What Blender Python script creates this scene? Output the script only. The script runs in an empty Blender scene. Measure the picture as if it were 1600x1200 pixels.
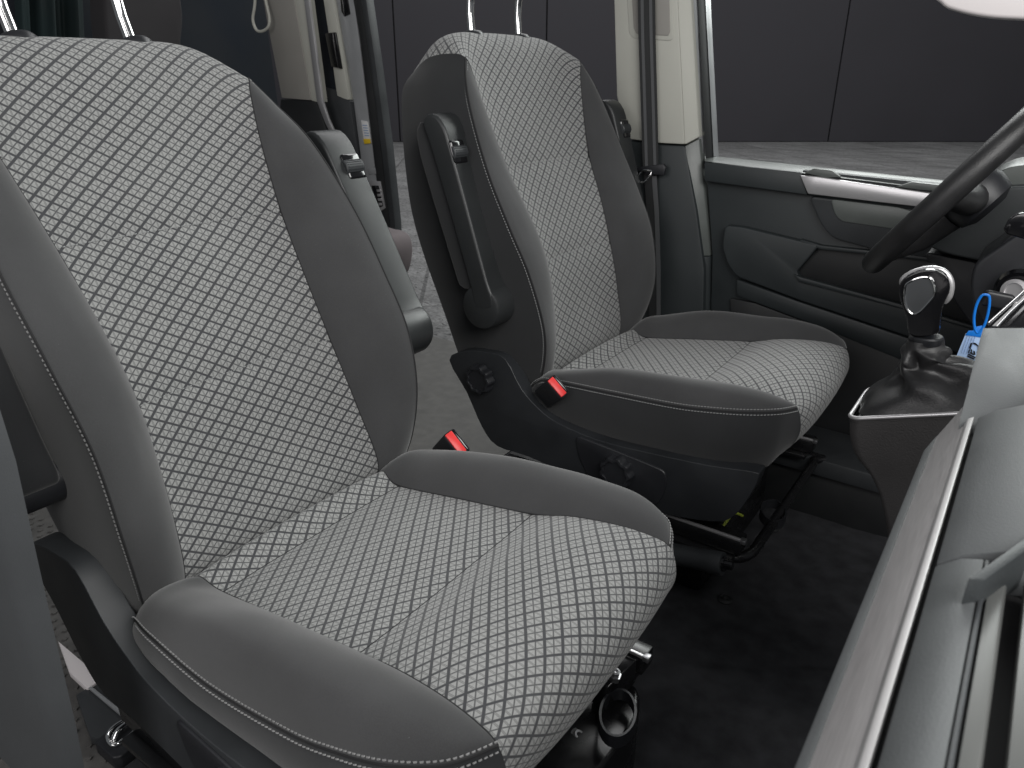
import bpy, bmesh, math, random
from mathutils import Vector, Matrix, noise
random.seed(7)
S = bpy.context.scene
COL = S.collection
PI = math.pi

# ------------------------------------------------------------------ camera
YAW, PITCH, FPX = math.radians(35.54), math.radians(22.845), 1136.6
CAM = Vector((1.0655, -0.607, 1.081))
Hd = Vector((-math.sin(YAW), math.cos(YAW), 0)); Rt = Vector((math.cos(YAW), math.sin(YAW), 0)); Zu = Vector((0, 0, 1))
Fw = Hd*math.cos(PITCH) - Zu*math.sin(PITCH); Up = Hd*math.sin(PITCH) + Zu*math.cos(PITCH)
cam = bpy.data.cameras.new('camera'); co = bpy.data.objects.new('camera', cam); COL.objects.link(co)
co.matrix_world = Matrix(((Rt.x, Up.x, -Fw.x, CAM.x), (Rt.y, Up.y, -Fw.y, CAM.y), (Rt.z, Up.z, -Fw.z, CAM.z), (0, 0, 0, 1)))
cam.sensor_width = 36; cam.lens = 36*FPX/1600; cam.clip_start = 0.02; cam.clip_end = 200
cam.dof.use_dof = True; cam.dof.focus_distance = 1.25; cam.dof.aperture_fstop = 13
S.camera = co

# ------------------------------------------------------------------ light
S.view_settings.view_transform = 'Standard'; S.view_settings.look = 'None'
S.view_settings.exposure = 0.0; S.view_settings.gamma = 1; S.view_settings.use_curve_mapping = False
W = bpy.data.worlds.new('World'); S.world = W; W.use_nodes = True
W.node_tree.nodes['Background'].inputs[0].default_value = (0.90, 0.95, 1.0, 1)
W.node_tree.nodes['Background'].inputs[1].default_value = 0.11
def area(name, loc, target, sx, sy, power, col=(1, 1, 1)):
    l = bpy.data.lights.new(name, 'AREA'); l.shape = 'RECTANGLE'; l.size = sx; l.size_y = sy; l.energy = power; l.color = col
    o = bpy.data.objects.new(name, l); COL.objects.link(o); o.location = loc
    o.rotation_euler = (Vector(target)-Vector(loc)).to_track_quat('-Z', 'Y').to_euler(); return o
area('softbox_windscreen', (1.95, -0.55, 1.95), (0.3, 0.35, 0.5), 1.7, 1.1, 46, (1, 0.99, 0.97))
area('softbox_passenger_side', (0.4, -2.6, 1.9), (0.2, 0.2, 0.5), 1.8, 1.6, 30, (1, 0.97, 0.97))
area('softbox_driver_side', (1.0, 3.6, 2.6), (0.5, 1.0, 0.7), 2.0, 1.5, 70, (0.95, 1, 0.97))
area('fill_garage', (-3.5, 12.5, 7.5), (-5.0, 16.0, -0.6), 22, 10, 900, (1, 1, 1))  # added lamp out of view, brightens the garage wall
area('fill_garage', (-1.0, 5.0, 4.5), (-1.5, 5.0, -0.6), 4, 4, 150, (1, 1, 1))  # added local lamp, lifts the ground seen between the seats

def at(px, py, ax, v):
    d = Fw*FPX + Rt*(px-800) + Up*(600-py)
    i = 'xyz'.index(ax); t = (v-CAM[i])/d[i]
    return CAM + d*t

# ------------------------------------------------------------------ materials
def mat(name, col, rough=.5, metal=0., bump=0., bscale=400., var=0., vscale=8., sheen=0., coat=0., spec=.5, bdist=.001, stretch=None):
    m = bpy.data.materials.new(name); m.use_nodes = True; nt = m.node_tree; N = nt.nodes; L = nt.links
    b = N['Principled BSDF']; b.inputs['Base Color'].default_value = (*col, 1); b.inputs['Roughness'].default_value = rough
    b.inputs['Metallic'].default_value = metal; b.inputs['Specular IOR Level'].default_value = spec
    if sheen: b.inputs['Sheen Weight'].default_value = sheen; b.inputs['Sheen Roughness'].default_value = .5
    if coat: b.inputs['Coat Weight'].default_value = coat; b.inputs['Coat Roughness'].default_value = .05
    tc = N.new('ShaderNodeTexCoord'); mp = N.new('ShaderNodeMapping'); L.new(tc.outputs['Object'], mp.inputs[0])
    if stretch: mp.inputs['Scale'].default_value = stretch
    if var:
        n = N.new('ShaderNodeTexNoise'); n.inputs['Scale'].default_value = vscale; n.inputs['Detail'].default_value = 6
        L.new(mp.outputs[0], n.inputs[0])
        mr = N.new('ShaderNodeMapRange'); mr.inputs[1].default_value = .3; mr.inputs[2].default_value = .7
        mr.inputs[3].default_value = 1-var; mr.inputs[4].default_value = 1+var; L.new(n.outputs[0], mr.inputs[0])
        mx = N.new('ShaderNodeVectorMath'); mx.operation = 'SCALE'; mx.inputs[0].default_value = col
        L.new(mr.outputs[0], mx.inputs['Scale']); L.new(mx.outputs[0], b.inputs['Base Color'])
        mr2 = N.new('ShaderNodeMapRange'); mr2.inputs[1].default_value = .3; mr2.inputs[2].default_value = .7
        mr2.inputs[3].default_value = max(0, rough-.07); mr2.inputs[4].default_value = min(1, rough+.07); L.new(n.outputs[0], mr2.inputs[0]); L.new(mr2.outputs[0], b.inputs['Roughness'])
    if bump:
        n2 = N.new('ShaderNodeTexNoise'); n2.inputs['Scale'].default_value = bscale; n2.inputs['Detail'].default_value = 3
        L.new(mp.outputs[0], n2.inputs[0])
        bp = N.new('ShaderNodeBump'); bp.inputs['Strength'].default_value = bump; bp.inputs['Distance'].default_value = bdist
        L.new(n2.outputs[0], bp.inputs['Height']); L.new(bp.outputs[0], b.inputs['Normal'])
    return m

def fabric_mat(name, col):
    m = mat(name, col, .88, sheen=.25, spec=.25, bump=.35, bscale=1500, bdist=.0006)
    nt = m.node_tree; N = nt.nodes; L = nt.links; b = N['Principled BSDF']
    tc = N.new('ShaderNodeTexCoord')
    n = N.new('ShaderNodeTexNoise'); n.inputs['Scale'].default_value = 900; n.inputs['Detail'].default_value = 2; L.new(tc.outputs['Object'], n.inputs[0])
    n3 = N.new('ShaderNodeTexNoise'); n3.inputs['Scale'].default_value = 9; n3.inputs['Detail'].default_value = 5; L.new(tc.outputs['Object'], n3.inputs[0])
    ad = N.new('ShaderNodeMath'); ad.operation = 'ADD'; L.new(n.outputs[0], ad.inputs[0]); L.new(n3.outputs[0], ad.inputs[1])
    mr = N.new('ShaderNodeMapRange'); mr.inputs[1].default_value = .6; mr.inputs[2].default_value = 1.4; mr.inputs[3].default_value = .78; mr.inputs[4].default_value = 1.25
    L.new(ad.outputs[0], mr.inputs[0])
    # tiny pale lint specks
    v = N.new('ShaderNodeTexVoronoi'); v.inputs['Scale'].default_value = 70; L.new(tc.outputs['Object'], v.inputs[0])
    lt = N.new('ShaderNodeMath'); lt.operation = 'LESS_THAN'; lt.inputs[1].default_value = .035; L.new(v.outputs['Distance'], lt.inputs[0])
    lm = N.new('ShaderNodeMath'); lm.operation = 'MULTIPLY_ADD'; lm.inputs[1].default_value = 1.2; L.new(lt.outputs[0], lm.inputs[0]); L.new(mr.outputs[0], lm.inputs[2])
    mx = N.new('ShaderNodeVectorMath'); mx.operation = 'SCALE'; mx.inputs[0].default_value = col
    L.new(lm.outputs[0], mx.inputs['Scale']); L.new(mx.outputs[0], b.inputs['Base Color'])
    return m

def lattice_mat(name, light, dark):
    """diamond woven fabric, UV in metres"""
    m = bpy.data.materials.new(name); m.use_nodes = True; nt = m.node_tree; N = nt.nodes; L = nt.links; b = N['Principled BSDF']
    b.inputs['Roughness'].default_value = .85; b.inputs['Sheen Weight'].default_value = .2; b.inputs['Specular IOR Level'].default_value = .25
    uv = N.new('ShaderNodeUVMap'); uv.uv_map = 'UVMap'; sp = N.new('ShaderNodeSeparateXYZ')
    tcw = N.new('ShaderNodeTexCoord'); nw = N.new('ShaderNodeTexNoise'); nw.inputs['Scale'].default_value = 14; nw.inputs['Detail'].default_value = 1
    L.new(tcw.outputs['Object'], nw.inputs[0])
    wv = N.new('ShaderNodeVectorMath'); wv.operation = 'MULTIPLY_ADD'; wv.inputs[1].default_value = (.0010, .0010, 0)
    L.new(nw.outputs['Color'], wv.inputs[0]); L.new(uv.outputs[0], wv.inputs[2]); L.new(wv.outputs[0], sp.inputs[0])
    def M(op, a, c=None, d=None):
        n = N.new('ShaderNodeMath'); n.operation = op
        for i, x in enumerate((a, c, d)):
            if x is None: continue
            if isinstance(x, (int, float)): n.inputs[i].default_value = x
            else: L.new(x, n.inputs[i])
        return n.outputs[0]
    u = M('MULTIPLY', sp.outputs[0], 1/.0352); v = M('MULTIPLY', sp.outputs[1], 1/.0262)
    p = M('ADD', u, v); q = M('SUBTRACT', u, v)
    def line(x, w, soft=.02):
        f = M('ABSOLUTE', M('SUBTRACT', M('FRACT', M('ADD', x, .5)), .5))   # distance to the nearest integer
        mr = N.new('ShaderNodeMapRange'); mr.interpolation_type = 'SMOOTHSTEP'
        mr.inputs[1].default_value = w-soft; mr.inputs[2].default_value = w+soft; mr.inputs[3].default_value = 1; mr.inputs[4].default_value = 0
        L.new(f, mr.inputs[0]); return mr.outputs[0]
    big = M('MAXIMUM', line(p, .076), line(q, .090))
    p2 = M('MULTIPLY', p, 2); q2 = M('MULTIPLY', q, 2)
    thin = M('MULTIPLY', M('MAXIMUM', line(p2, .085, .04), line(q2, .08, .04)), .85)
    h = M('MULTIPLY', u, 4)
    ver = M('MULTIPLY', M('MAXIMUM', line(M('ADD', h, .08), .045, .03), line(M('SUBTRACT', h, .08), .045, .03)), .65)
    hor = M('MULTIPLY', line(M('MULTIPLY', v, 4), .03, .03), .25)
    k = M('MAXIMUM', M('MAXIMUM', big, thin), M('MAXIMUM', ver, hor))
    n = N.new('ShaderNodeTexNoise'); n.inputs['Scale'].default_value = 1200; L.new(uv.outputs[0], n.inputs[0])
    n.inputs['Detail'].default_value = 2
    k2 = M('ADD', k, M('MULTIPLY', M('SUBTRACT', n.outputs[0], .5), .16))
    n5 = N.new('ShaderNodeTexNoise'); n5.inputs['Scale'].default_value = 6; n5.inputs['Detail'].default_value = 4; L.new(tcw.outputs['Object'], n5.inputs[0])
    k3 = M('ADD', k2, M('MULTIPLY', M('SUBTRACT', n5.outputs[0], .5), .25))
    cr = N.new('ShaderNodeMix'); cr.data_type = 'RGBA'; cr.inputs[6].default_value = (*light, 1); cr.inputs[7].default_value = (*dark, 1)
    cl = N.new('ShaderNodeClamp'); L.new(k3, cl.inputs[0]); L.new(cl.outputs[0], cr.inputs[0]); L.new(cr.outputs[2], b.inputs['Base Color'])
    bp = N.new('ShaderNodeBump'); bp.inputs['Strength'].default_value = .5; bp.inputs['Distance'].default_value = .0006; bp.invert = True
    L.new(k2, bp.inputs['Height']); L.new(bp.outputs[0], b.inputs['Normal'])
    return m

M = {}
M['fabric'] = fabric_mat('charcoal_fabric', (.046, .0465, .048))
M['side_fabric'] = fabric_mat('side_fabric', (.019, .020, .0215))
M['lattice'] = lattice_mat('diamond_fabric', (.305, .308, .302), (.050, .051, .055))
M['stitch'] = mat('stitch_thread', (.27, .27, .27), .7)
M['stitch_dark'] = mat('stitch_thread_dark', (.26, .265, .265), .7)
M['seam'] = mat('seam_shadow', (.015, .015, .016), .9)
M['plastic'] = mat('grained_black_plastic', (.017, .018, .021), .42, bump=.25, bscale=900, bdist=.0006, var=.2, vscale=14)
M['plastic_soft'] = mat('grained_grey_plastic', (.034, .037, .040), .5, bump=.3, bscale=800, bdist=.0007, var=.15, vscale=10)
M['door'] = mat('door_plastic', (.024, .029, .031), .5, bump=.3, bscale=700, bdist=.0007, var=.12, vscale=6)
M['door_ledge'] = mat('door_ledge_plastic', (.10, .11, .105), .38, bump=.25, bscale=700, bdist=.0007, var=.12, vscale=9)  # paler than the door: outside light on the ledge put into the colour
M['shell'] = mat('seat_shell_plastic', (.024, .026, .029), .40, bump=.25, bscale=900, bdist=.0006, var=.15, vscale=12)
M['arm'] = mat('armrest_plastic', (.023, .025, .026), .42, bump=.25, bscale=900, bdist=.0005, var=.1, vscale=9)
M['gloss'] = mat('gloss_black', (.006, .006, .007), .12, coat=.6)
M['steel'] = mat('black_steel', (.010, .010, .011), .25, var=.2, vscale=20)
M['chrome'] = mat('chrome', (.80, .80, .80), .10, metal=1)
M['satin'] = mat('satin_silver', (.66, .65, .66), .38, metal=.75)
M['strip'] = mat('dash_strip', (.50, .49, .49), .45, metal=.5)
M['trimgrey'] = mat('brushed_trim', (.56, .54, .54), .38, metal=.35, var=.12, vscale=40, stretch=(30, 1, 30))
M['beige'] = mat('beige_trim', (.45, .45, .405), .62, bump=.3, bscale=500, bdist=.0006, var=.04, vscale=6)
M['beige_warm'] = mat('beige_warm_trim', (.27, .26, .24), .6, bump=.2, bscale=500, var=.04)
M['rubber'] = mat('seal_rubber', (.016, .017, .018), .55, var=.15)
M['paint'] = mat('jamb_paint', (.36, .37, .38), .35, metal=.3, var=.08, vscale=10)
M['carpet'] = mat('black_carpet', (.055, .056, .061), .95, bump=1.0, bscale=1100, bdist=.004, var=.28, vscale=22, spec=.15)
M['mat'] = mat('studded_rubber', (.10, .097, .093), .7, bump=.4, bscale=700, var=.2, vscale=30)
M['red'] = mat('red_plastic', (.75, .035, .035), .38, var=.05)
M['red'].node_tree.nodes['Principled BSDF'].inputs['Subsurface Weight'].default_value = 0
M['leather'] = mat('black_leather', (.019, .019, .020), .42, bump=.5, bscale=500, bdist=.001, var=.2, vscale=25)
M['blue'] = mat('blue_plastic_loop', (.01, .20, .72), .35)
M['tag'] = mat('pale_blue_card', (.42, .58, .85), .55)
M['ink'] = mat('ink', (.01, .01, .012), .5)
M['print'] = mat('pale_print', (.22, .33, .52), .6)
M['dash_near'] = mat('near_pillar_plastic', (.068, .073, .077), .5, bump=.35, bscale=600, bdist=.0008, var=.08, vscale=5)
M['dash'] = mat('dash_top', (.095, .101, .104), .55, bump=.3, bscale=700, bdist=.0007, var=.08, vscale=20)
M['dash_dark'] = mat('dash_dark', (.032, .036, .038), .5, bump=.3, bscale=600, bdist=.0008, var=.12, vscale=9)
M['slat'] = mat('vent_slat', (.085, .088, .085), .4, var=.1)
M['console'] = mat('console_plastic', (.050, .048, .048), .5, bump=.6, bscale=420, bdist=.001, var=.1, vscale=12)
M['navy'] = mat('dark_cabin', (.004, .007, .012), .9, var=.3, vscale=3)
M['green'] = mat('dark_green_tint', (.003, .012, .013), .8, var=.3, vscale=4)
M['rearfab'] = mat('rear_seat_fabric', (.022, .020, .022), .9, bump=.3, bscale=900, var=.1)
M['rearfab2'] = mat('rear_armrest_fabric', (.17, .145, .15), .9, bump=.4, bscale=900, var=.1)
M['yellow'] = mat('yellow_label', (.75, .50, .02), .5)
M['white'] = mat('white_label', (.70, .70, .70), .5)
M['cable'] = mat('yellow_green_wire', (.35, .42, .05), .5)
M['webbing'] = mat('belt_webbing', (.020, .021, .022), .6, bump=.5, bscale=900, bdist=.0006)
M['webbing2'] = mat('belt_webbing_band', (.085, .088, .092), .55, bump=.5, bscale=900, bdist=.0006)
M['galv'] = mat('galvanised', (.45, .45, .46), .35, metal=.9, var=.1)
M['whitepl'] = mat('white_strip', (.72, .68, .68), .4)

# ------------------------------------------------------------------ helpers
def tag(o, label=None, cat=None, group=None, kind=None):
    if label: o['label'] = label
    if cat: o['category'] = cat
    if group: o['group'] = group
    if kind: o['kind'] = kind
    return o
def thing(name, loc, label, cat, group=None):
    o = bpy.data.objects.new(name, None); COL.objects.link(o); o.location = loc; o.empty_display_size = .05
    bpy.context.view_layer.update()
    return tag(o, label, cat, group)
def origin(p):
    v = Vector((0, 0, 0))
    while p is not None:
        v += p.location; p = p.parent
    return v
def finish(name, bm, m, parent=None, smooth=True, angle=40, label=None):
    """bm in world coordinates"""
    off = origin(parent)
    for v in bm.verts: v.co -= off
    bmesh.ops.recalc_face_normals(bm, faces=bm.faces)
    me = bpy.data.meshes.new(name); bm.to_mesh(me); bm.free()
    for p in me.polygons: p.use_smooth = smooth
    if smooth: me.set_sharp_from_angle(angle=math.radians(angle))
    ms = m if isinstance(m, (list, tuple)) else [m]
    for x in ms: me.materials.append(x)
    o = bpy.data.objects.new(name, me); COL.objects.link(o); o.parent = parent
    if label: o['label'] = label
    return o
def bevel(bm, w, seg=2, edges=None, ang=30):
    if w <= 0: return
    es = edges or [e for e in bm.edges if len(e.link_faces) == 2 and e.calc_face_angle(0) > math.radians(ang)]
    bmesh.ops.bevel(bm, geom=es, offset=w, offset_type='OFFSET', segments=seg, profile=.5, affect='EDGES', clamp_overlap=True)
def join(bm, b2):
    me = bpy.data.meshes.new('tmp'); b2.to_mesh(me); b2.free(); bm.from_mesh(me); bpy.data.meshes.remove(me)
def prism_bm(pts, vec, bev=.0, seg=2):
    """polygon pts (world) extruded by vec"""
    bm = bmesh.new(); vec = Vector(vec)
    a = [bm.verts.new(p) for p in pts]; b = [bm.verts.new(Vector(p)+vec) for p in pts]
    n = len(a); bm.faces.new(a); bm.faces.new(b[::-1])
    for i in range(n): bm.faces.new((a[i], b[i], b[(i+1) % n], a[(i+1) % n]))
    bmesh.ops.recalc_face_normals(bm, faces=bm.faces)
    bevel(bm, bev, seg)
    return bm
def smooth_poly(pts, n=4, closed=True):
    P = [Vector(p) for p in pts]; out = []; L_ = len(P)
    for i in range(L_ if closed else L_-1):
        g = (lambda k: P[k % L_]) if closed else (lambda k: P[max(0, min(L_-1, k))])
        p0, p1, p2, p3 = g(i-1), g(i), g(i+1), g(i+2)
        for k in range(n):
            t = k/n
            out.append(.5*((2*p1)+(-p0+p2)*t+(2*p0-5*p1+4*p2-p3)*t*t+(-p0+3*p1-3*p2+p3)*t**3))
    if not closed: out.append(P[-1])
    return out
def round_poly(pts, r, n=4):
    """round the corners of a planar polygon"""
    P = [Vector(p) for p in pts]; out = []; L_ = len(P)
    for i in range(L_):
        a, b, c = P[i-1], P[i], P[(i+1) % L_]
        rr = min(r, (a-b).length*.45, (c-b).length*.45)
        s = b+(a-b).normalized()*rr; e = b+(c-b).normalized()*rr
        for k in range(n+1):
            t = k/n; out.append((1-t)**2*s+2*t*(1-t)*b+t*t*e)
    return out
def box_bm(c, size, bev=0., rot=None, seg=2):
    bm = bmesh.new(); bmesh.ops.create_cube(bm, size=1)
    for v in bm.verts: v.co = Vector((v.co.x*size[0], v.co.y*size[1], v.co.z*size[2]))
    bevel(bm, bev, seg)
    R = rot if rot is not None else Matrix.Identity(3)
    for v in bm.verts: v.co = R @ v.co + Vector(c)
    return bm
def axes(x, z):
    """rotation whose columns are x, y, z from approximate x and z"""
    x = Vector(x).normalized(); z = Vector(z); z = (z-x*z.dot(x)).normalized(); y = z.cross(x)
    return Matrix((x, y, z)).transposed()
def tube_bm(path, rad, n=12, closed=False, caps=True):
    bm = bmesh.new(); P = [Vector(p) for p in path]; rings = []; prev = None
    for i, p in enumerate(P):
        a = P[i-1] if (i > 0 or closed) else P[0]; b = P[(i+1) % len(P)] if (i < len(P)-1 or closed) else P[-1]
        t = (b-a).normalized()
        if prev is None: nrm = t.orthogonal().normalized()
        else: nrm = (prev - t*prev.dot(t)).normalized()
        prev = nrm; bi = t.cross(nrm); r = rad[i] if isinstance(rad, (list, tuple)) else rad
        rings.append([bm.verts.new(p+(nrm*math.cos(2*PI*k/n)+bi*math.sin(2*PI*k/n))*r) for k in range(n)])
    for i in range(len(rings) if closed else len(rings)-1):
        A, B = rings[i], rings[(i+1) % len(rings)]
        for k in range(n): bm.faces.new((A[k], A[(k+1) % n], B[(k+1) % n], B[k]))
    if caps and not closed: bm.faces.new(rings[0][::-1]); bm.faces.new(rings[-1])
    return bm
def lathe_bm(c, axis, prof, n=40, xdir=None, lobes=0, amp=0):
    """prof: (radius, height along the axis) list"""
    bm = bmesh.new(); ax = Vector(axis).normalized(); u = Vector(xdir).normalized() if xdir else ax.orthogonal().normalized(); u = (u-ax*u.dot(ax)).normalized(); w = ax.cross(u); c = Vector(c); R = []
    for r, h in prof:
        ring = []
        for k in range(n):
            a = 2*PI*k/n; rr = r*(1+amp*(math.cos(lobes*a) if lobes else 0)) if r > .3*max(p[0] for p in prof) else r
            ring.append(bm.verts.new(c+ax*h+(u*math.cos(a)+w*math.sin(a))*rr))
        R.append(ring)
    for A, B in zip(R, R[1:]):
        for k in range(n): bm.faces.new((A[k], A[(k+1) % n], B[(k+1) % n], B[k]))
    bm.faces.new(R[0][::-1]); bm.faces.new(R[-1])
    return bm
def grid_bm(rows, uvs=None):
    bm = bmesh.new(); V = [[bm.verts.new(p) for p in r] for r in rows]
    ly = bm.loops.layers.uv.new('UVMap') if uvs else None
    for i in range(len(V)-1):
        for j in range(len(V[0])-1):
            q = [(i, j), (i+1, j), (i+1, j+1), (i, j+1)]
            vs = [V[a][b] for a, b in q]
            f = bm.faces.new(vs)
            if uvs:
                for l, (a, b) in zip(f.loops, q): l[ly].uv = uvs[a][b]
    return bm
def resample(tab, n):
    """Catmull-Rom through the rows of a table of tuples, n steps per span"""
    T = [Vector(r) for r in tab] if len(tab[0]) <= 4 else tab; out = []
    for i in range(len(T)-1):
        p0, p1, p2, p3 = T[max(i-1, 0)], T[i], T[i+1], T[min(i+2, len(T)-1)]
        for k in range(n):
            t = k/n; out.append(.5*((2*p1)+(-p0+p2)*t+(2*p0-5*p1+4*p2-p3)*t*t+(-p0+3*p1-3*p2+p3)*t**3))
    out.append(T[-1]); return out

# ------------------------------------------------------------------ setting
def plane(name, x0, x1, y0, y1, z, m, nx=1, ny=1, f=None):
    rows = [[Vector((x0+(x1-x0)*i/nx, y0+(y1-y0)*j/ny, z)) for j in range(ny+1)] for i in range(nx+1)]
    if f:
        for r in rows:
            for p in r: p.z += f(p.x, p.y)
    return finish(name, grid_bm(rows), m)

def concrete():
    m = bpy.data.materials.new('garage_concrete'); m.use_nodes = True; nt = m.node_tree; N = nt.nodes; L = nt.links; b = N['Principled BSDF']
    tc = N.new('ShaderNodeTexCoord'); b.inputs['Roughness'].default_value = .75
    n1 = N.new('ShaderNodeTexNoise'); n1.inputs['Scale'].default_value = 1.3; n1.inputs['Detail'].default_value = 10; n1.inputs['Roughness'].default_value = .65
    n2 = N.new('ShaderNodeTexNoise'); n2.inputs['Scale'].default_value = 26; n2.inputs['Detail'].default_value = 6
    n3 = N.new('ShaderNodeTexNoise'); n3.inputs['Scale'].default_value = 15; n3.inputs['Detail'].default_value = 4; n3.inputs['Distortion'].default_value = .6
    mp = N.new('ShaderNodeMapping'); mp.inputs['Rotation'].default_value = (0, 0, .62); mp.inputs['Scale'].default_value = (1, 2.2, 1)
    L.new(tc.outputs['Object'], mp.inputs[0])
    for n in (n1, n2, n3): L.new(mp.outputs[0], n.inputs[0])
    r1 = N.new('ShaderNodeMapRange'); r1.inputs[1].default_value = .3; r1.inputs[2].default_value = .72; r1.inputs[3].default_value = .13; r1.inputs[4].default_value = .30; L.new(n1.outputs[0], r1.inputs[0])
    r2 = N.new('ShaderNodeMapRange'); r2.inputs[1].default_value = .3; r2.inputs[2].default_value = .7; r2.inputs[3].default_value = .5; r2.inputs[4].default_value = 1.5; L.new(n2.outputs[0], r2.inputs[0])
    r3 = N.new('ShaderNodeMapRange'); r3.inputs[1].default_value = .625; r3.inputs[2].default_value = .64; r3.inputs[3].default_value = 1; r3.inputs[4].default_value = .12; L.new(n3.outputs[0], r3.inputs[0])
    a = N.new('ShaderNodeMath'); a.operation = 'MULTIPLY'; L.new(r1.outputs[0], a.inputs[0]); L.new(r2.outputs[0], a.inputs[1])
    c = N.new('ShaderNodeMath'); c.operation = 'MULTIPLY'; L.new(a.outputs[0], c.inputs[0]); L.new(r3.outputs[0], c.inputs[1])
    # big slab tiles of slightly different tone
    mp2 = N.new('ShaderNodeMapping'); mp2.inputs['Rotation'].default_value = (0, 0, .9); L.new(tc.outputs['Object'], mp2.inputs[0])
    br = N.new('ShaderNodeTexBrick'); br.inputs['Scale'].default_value = .22; br.inputs['Color1'].default_value = (.8, .8, .8, 1); br.inputs['Color2'].default_value = (1.1, 1.1, 1.1, 1); br.inputs['Mortar'].default_value = (.55, .55, .55, 1)
    br.inputs['Mortar Size'].default_value = .004; br.offset = 0; L.new(mp2.outputs[0], br.inputs[0])
    d = N.new('ShaderNodeVectorMath'); d.operation = 'SCALE'; L.new(br.outputs[0], d.inputs[0]); L.new(c.outputs[0], d.inputs['Scale']); L.new(d.outputs[0], b.inputs['Base Color'])
    bp = N.new('ShaderNodeBump'); bp.inputs['Strength'].default_value = .4; bp.inputs['Distance'].default_value = .01; L.new(c.outputs[0], bp.inputs['Height']); L.new(bp.outputs[0], b.inputs['Normal'])
    return m
GZ = -0.62
tag(plane('ground', -40, 30, -20, 45, GZ, concrete()), kind='structure')
# garage wall, square to the view, of wide dark panels
DW = 21.9
M['wall'] = mat('garage_panel', (.050, .048, .056), .75, var=.08, vscale=.6)
wall = thing('garage_wall', CAM+Hd*DW+Vector((0, 0, GZ-CAM.z)), 'dark charcoal garage wall of tall flat panels with thin joints behind the van', 'wall')
def wp(u, z): return CAM+Hd*DW+Rt*u+Vector((0, 0, z-CAM.z))
k = DW/FPX/math.cos(PITCH)
edges = [-22, -15.5, -8.9, -3.2, .92+.02, 9.05, 16, 24]
for a, b in zip(edges, edges[1:]):
    finish('panel', prism_bm([wp(a+.018, GZ+.012), wp(b-.018, GZ+.012), wp(b-.018, 7), wp(a+.018, 7)], Hd*.08, .01), M['wall'], wall, smooth=False)
finish('backing', prism_bm([wp(-22, GZ), wp(24, GZ), wp(24, 7.1), wp(-22, 7.1)], Hd*.1, 0), M['seam'], wall, smooth=False).location = Hd*.09
# cab floor carpet
SA = at(1090, 1036, 'z', .01); SB = at(1320, 1047, 'z', .01); SN = Vector(((SB-SA).y, -(SB-SA).x, 0)).normalized()
def cf(x, y):
    z = .006*noise.noise(Vector((x*5, y*5, 0)))
    z += .006*math.exp(-((x-.86+.1*(y-.5))/.02)**2)*0
    if x > .80: z += (x-.80)*.05
    d_ = (x-SA.x)*SN.x+(y-SA.y)*SN.y; z += .007/(1+math.exp(-max(-30, min(30, d_/.004))))
    z += .0012*noise.noise(Vector((x*23, y*23, 3)))
    return z
tag(plane('floor', .02, 1.9, -.62, 1.24, 0, M['carpet'], 260, 240, cf), kind='structure')
# studded rubber floor of the rear cabin, studs stand 2 mm proud
bm = grid_bm([[Vector((x, y, -.012)) for y in (-.95, 1.75)] for x in (-3.2, .02)])
i = 0
for ix in range(40):
    for iy in range(20):
        x = -1.0+ix*.026; y = -.50+iy*.026+(.013 if ix % 2 else 0)
        if x > .01: continue
        r = Matrix.Rotation(.6, 3, 'Z'); join(bm, box_bm((x, y, -.0105), (.009, .006, .004), 0, r))
tag(finish('rear_floor', bm, M['mat'], smooth=False), kind='structure')
# step / sill by the driver's door, dashboard bulkhead
ds = thing('door_step', (1.0, 1.25, 0), 'dark grey plastic door step band low in the footwell between carpet and driver door', 'door step')
finish('riser', prism_bm([(.1, 1.21, -.05), (1.9, 1.21, -.05), (1.9, 1.21, .14), (.1, 1.21, .14)], (0, .2, 0), .01), M['rubber'], ds)
finish('sill_band', prism_bm([(.1, 1.195, .132), (1.9, 1.195, .118), (1.9, 1.195, .158), (.1, 1.195, .185)], (0, .2, 0), .006), M['plastic_soft'], ds)
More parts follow.
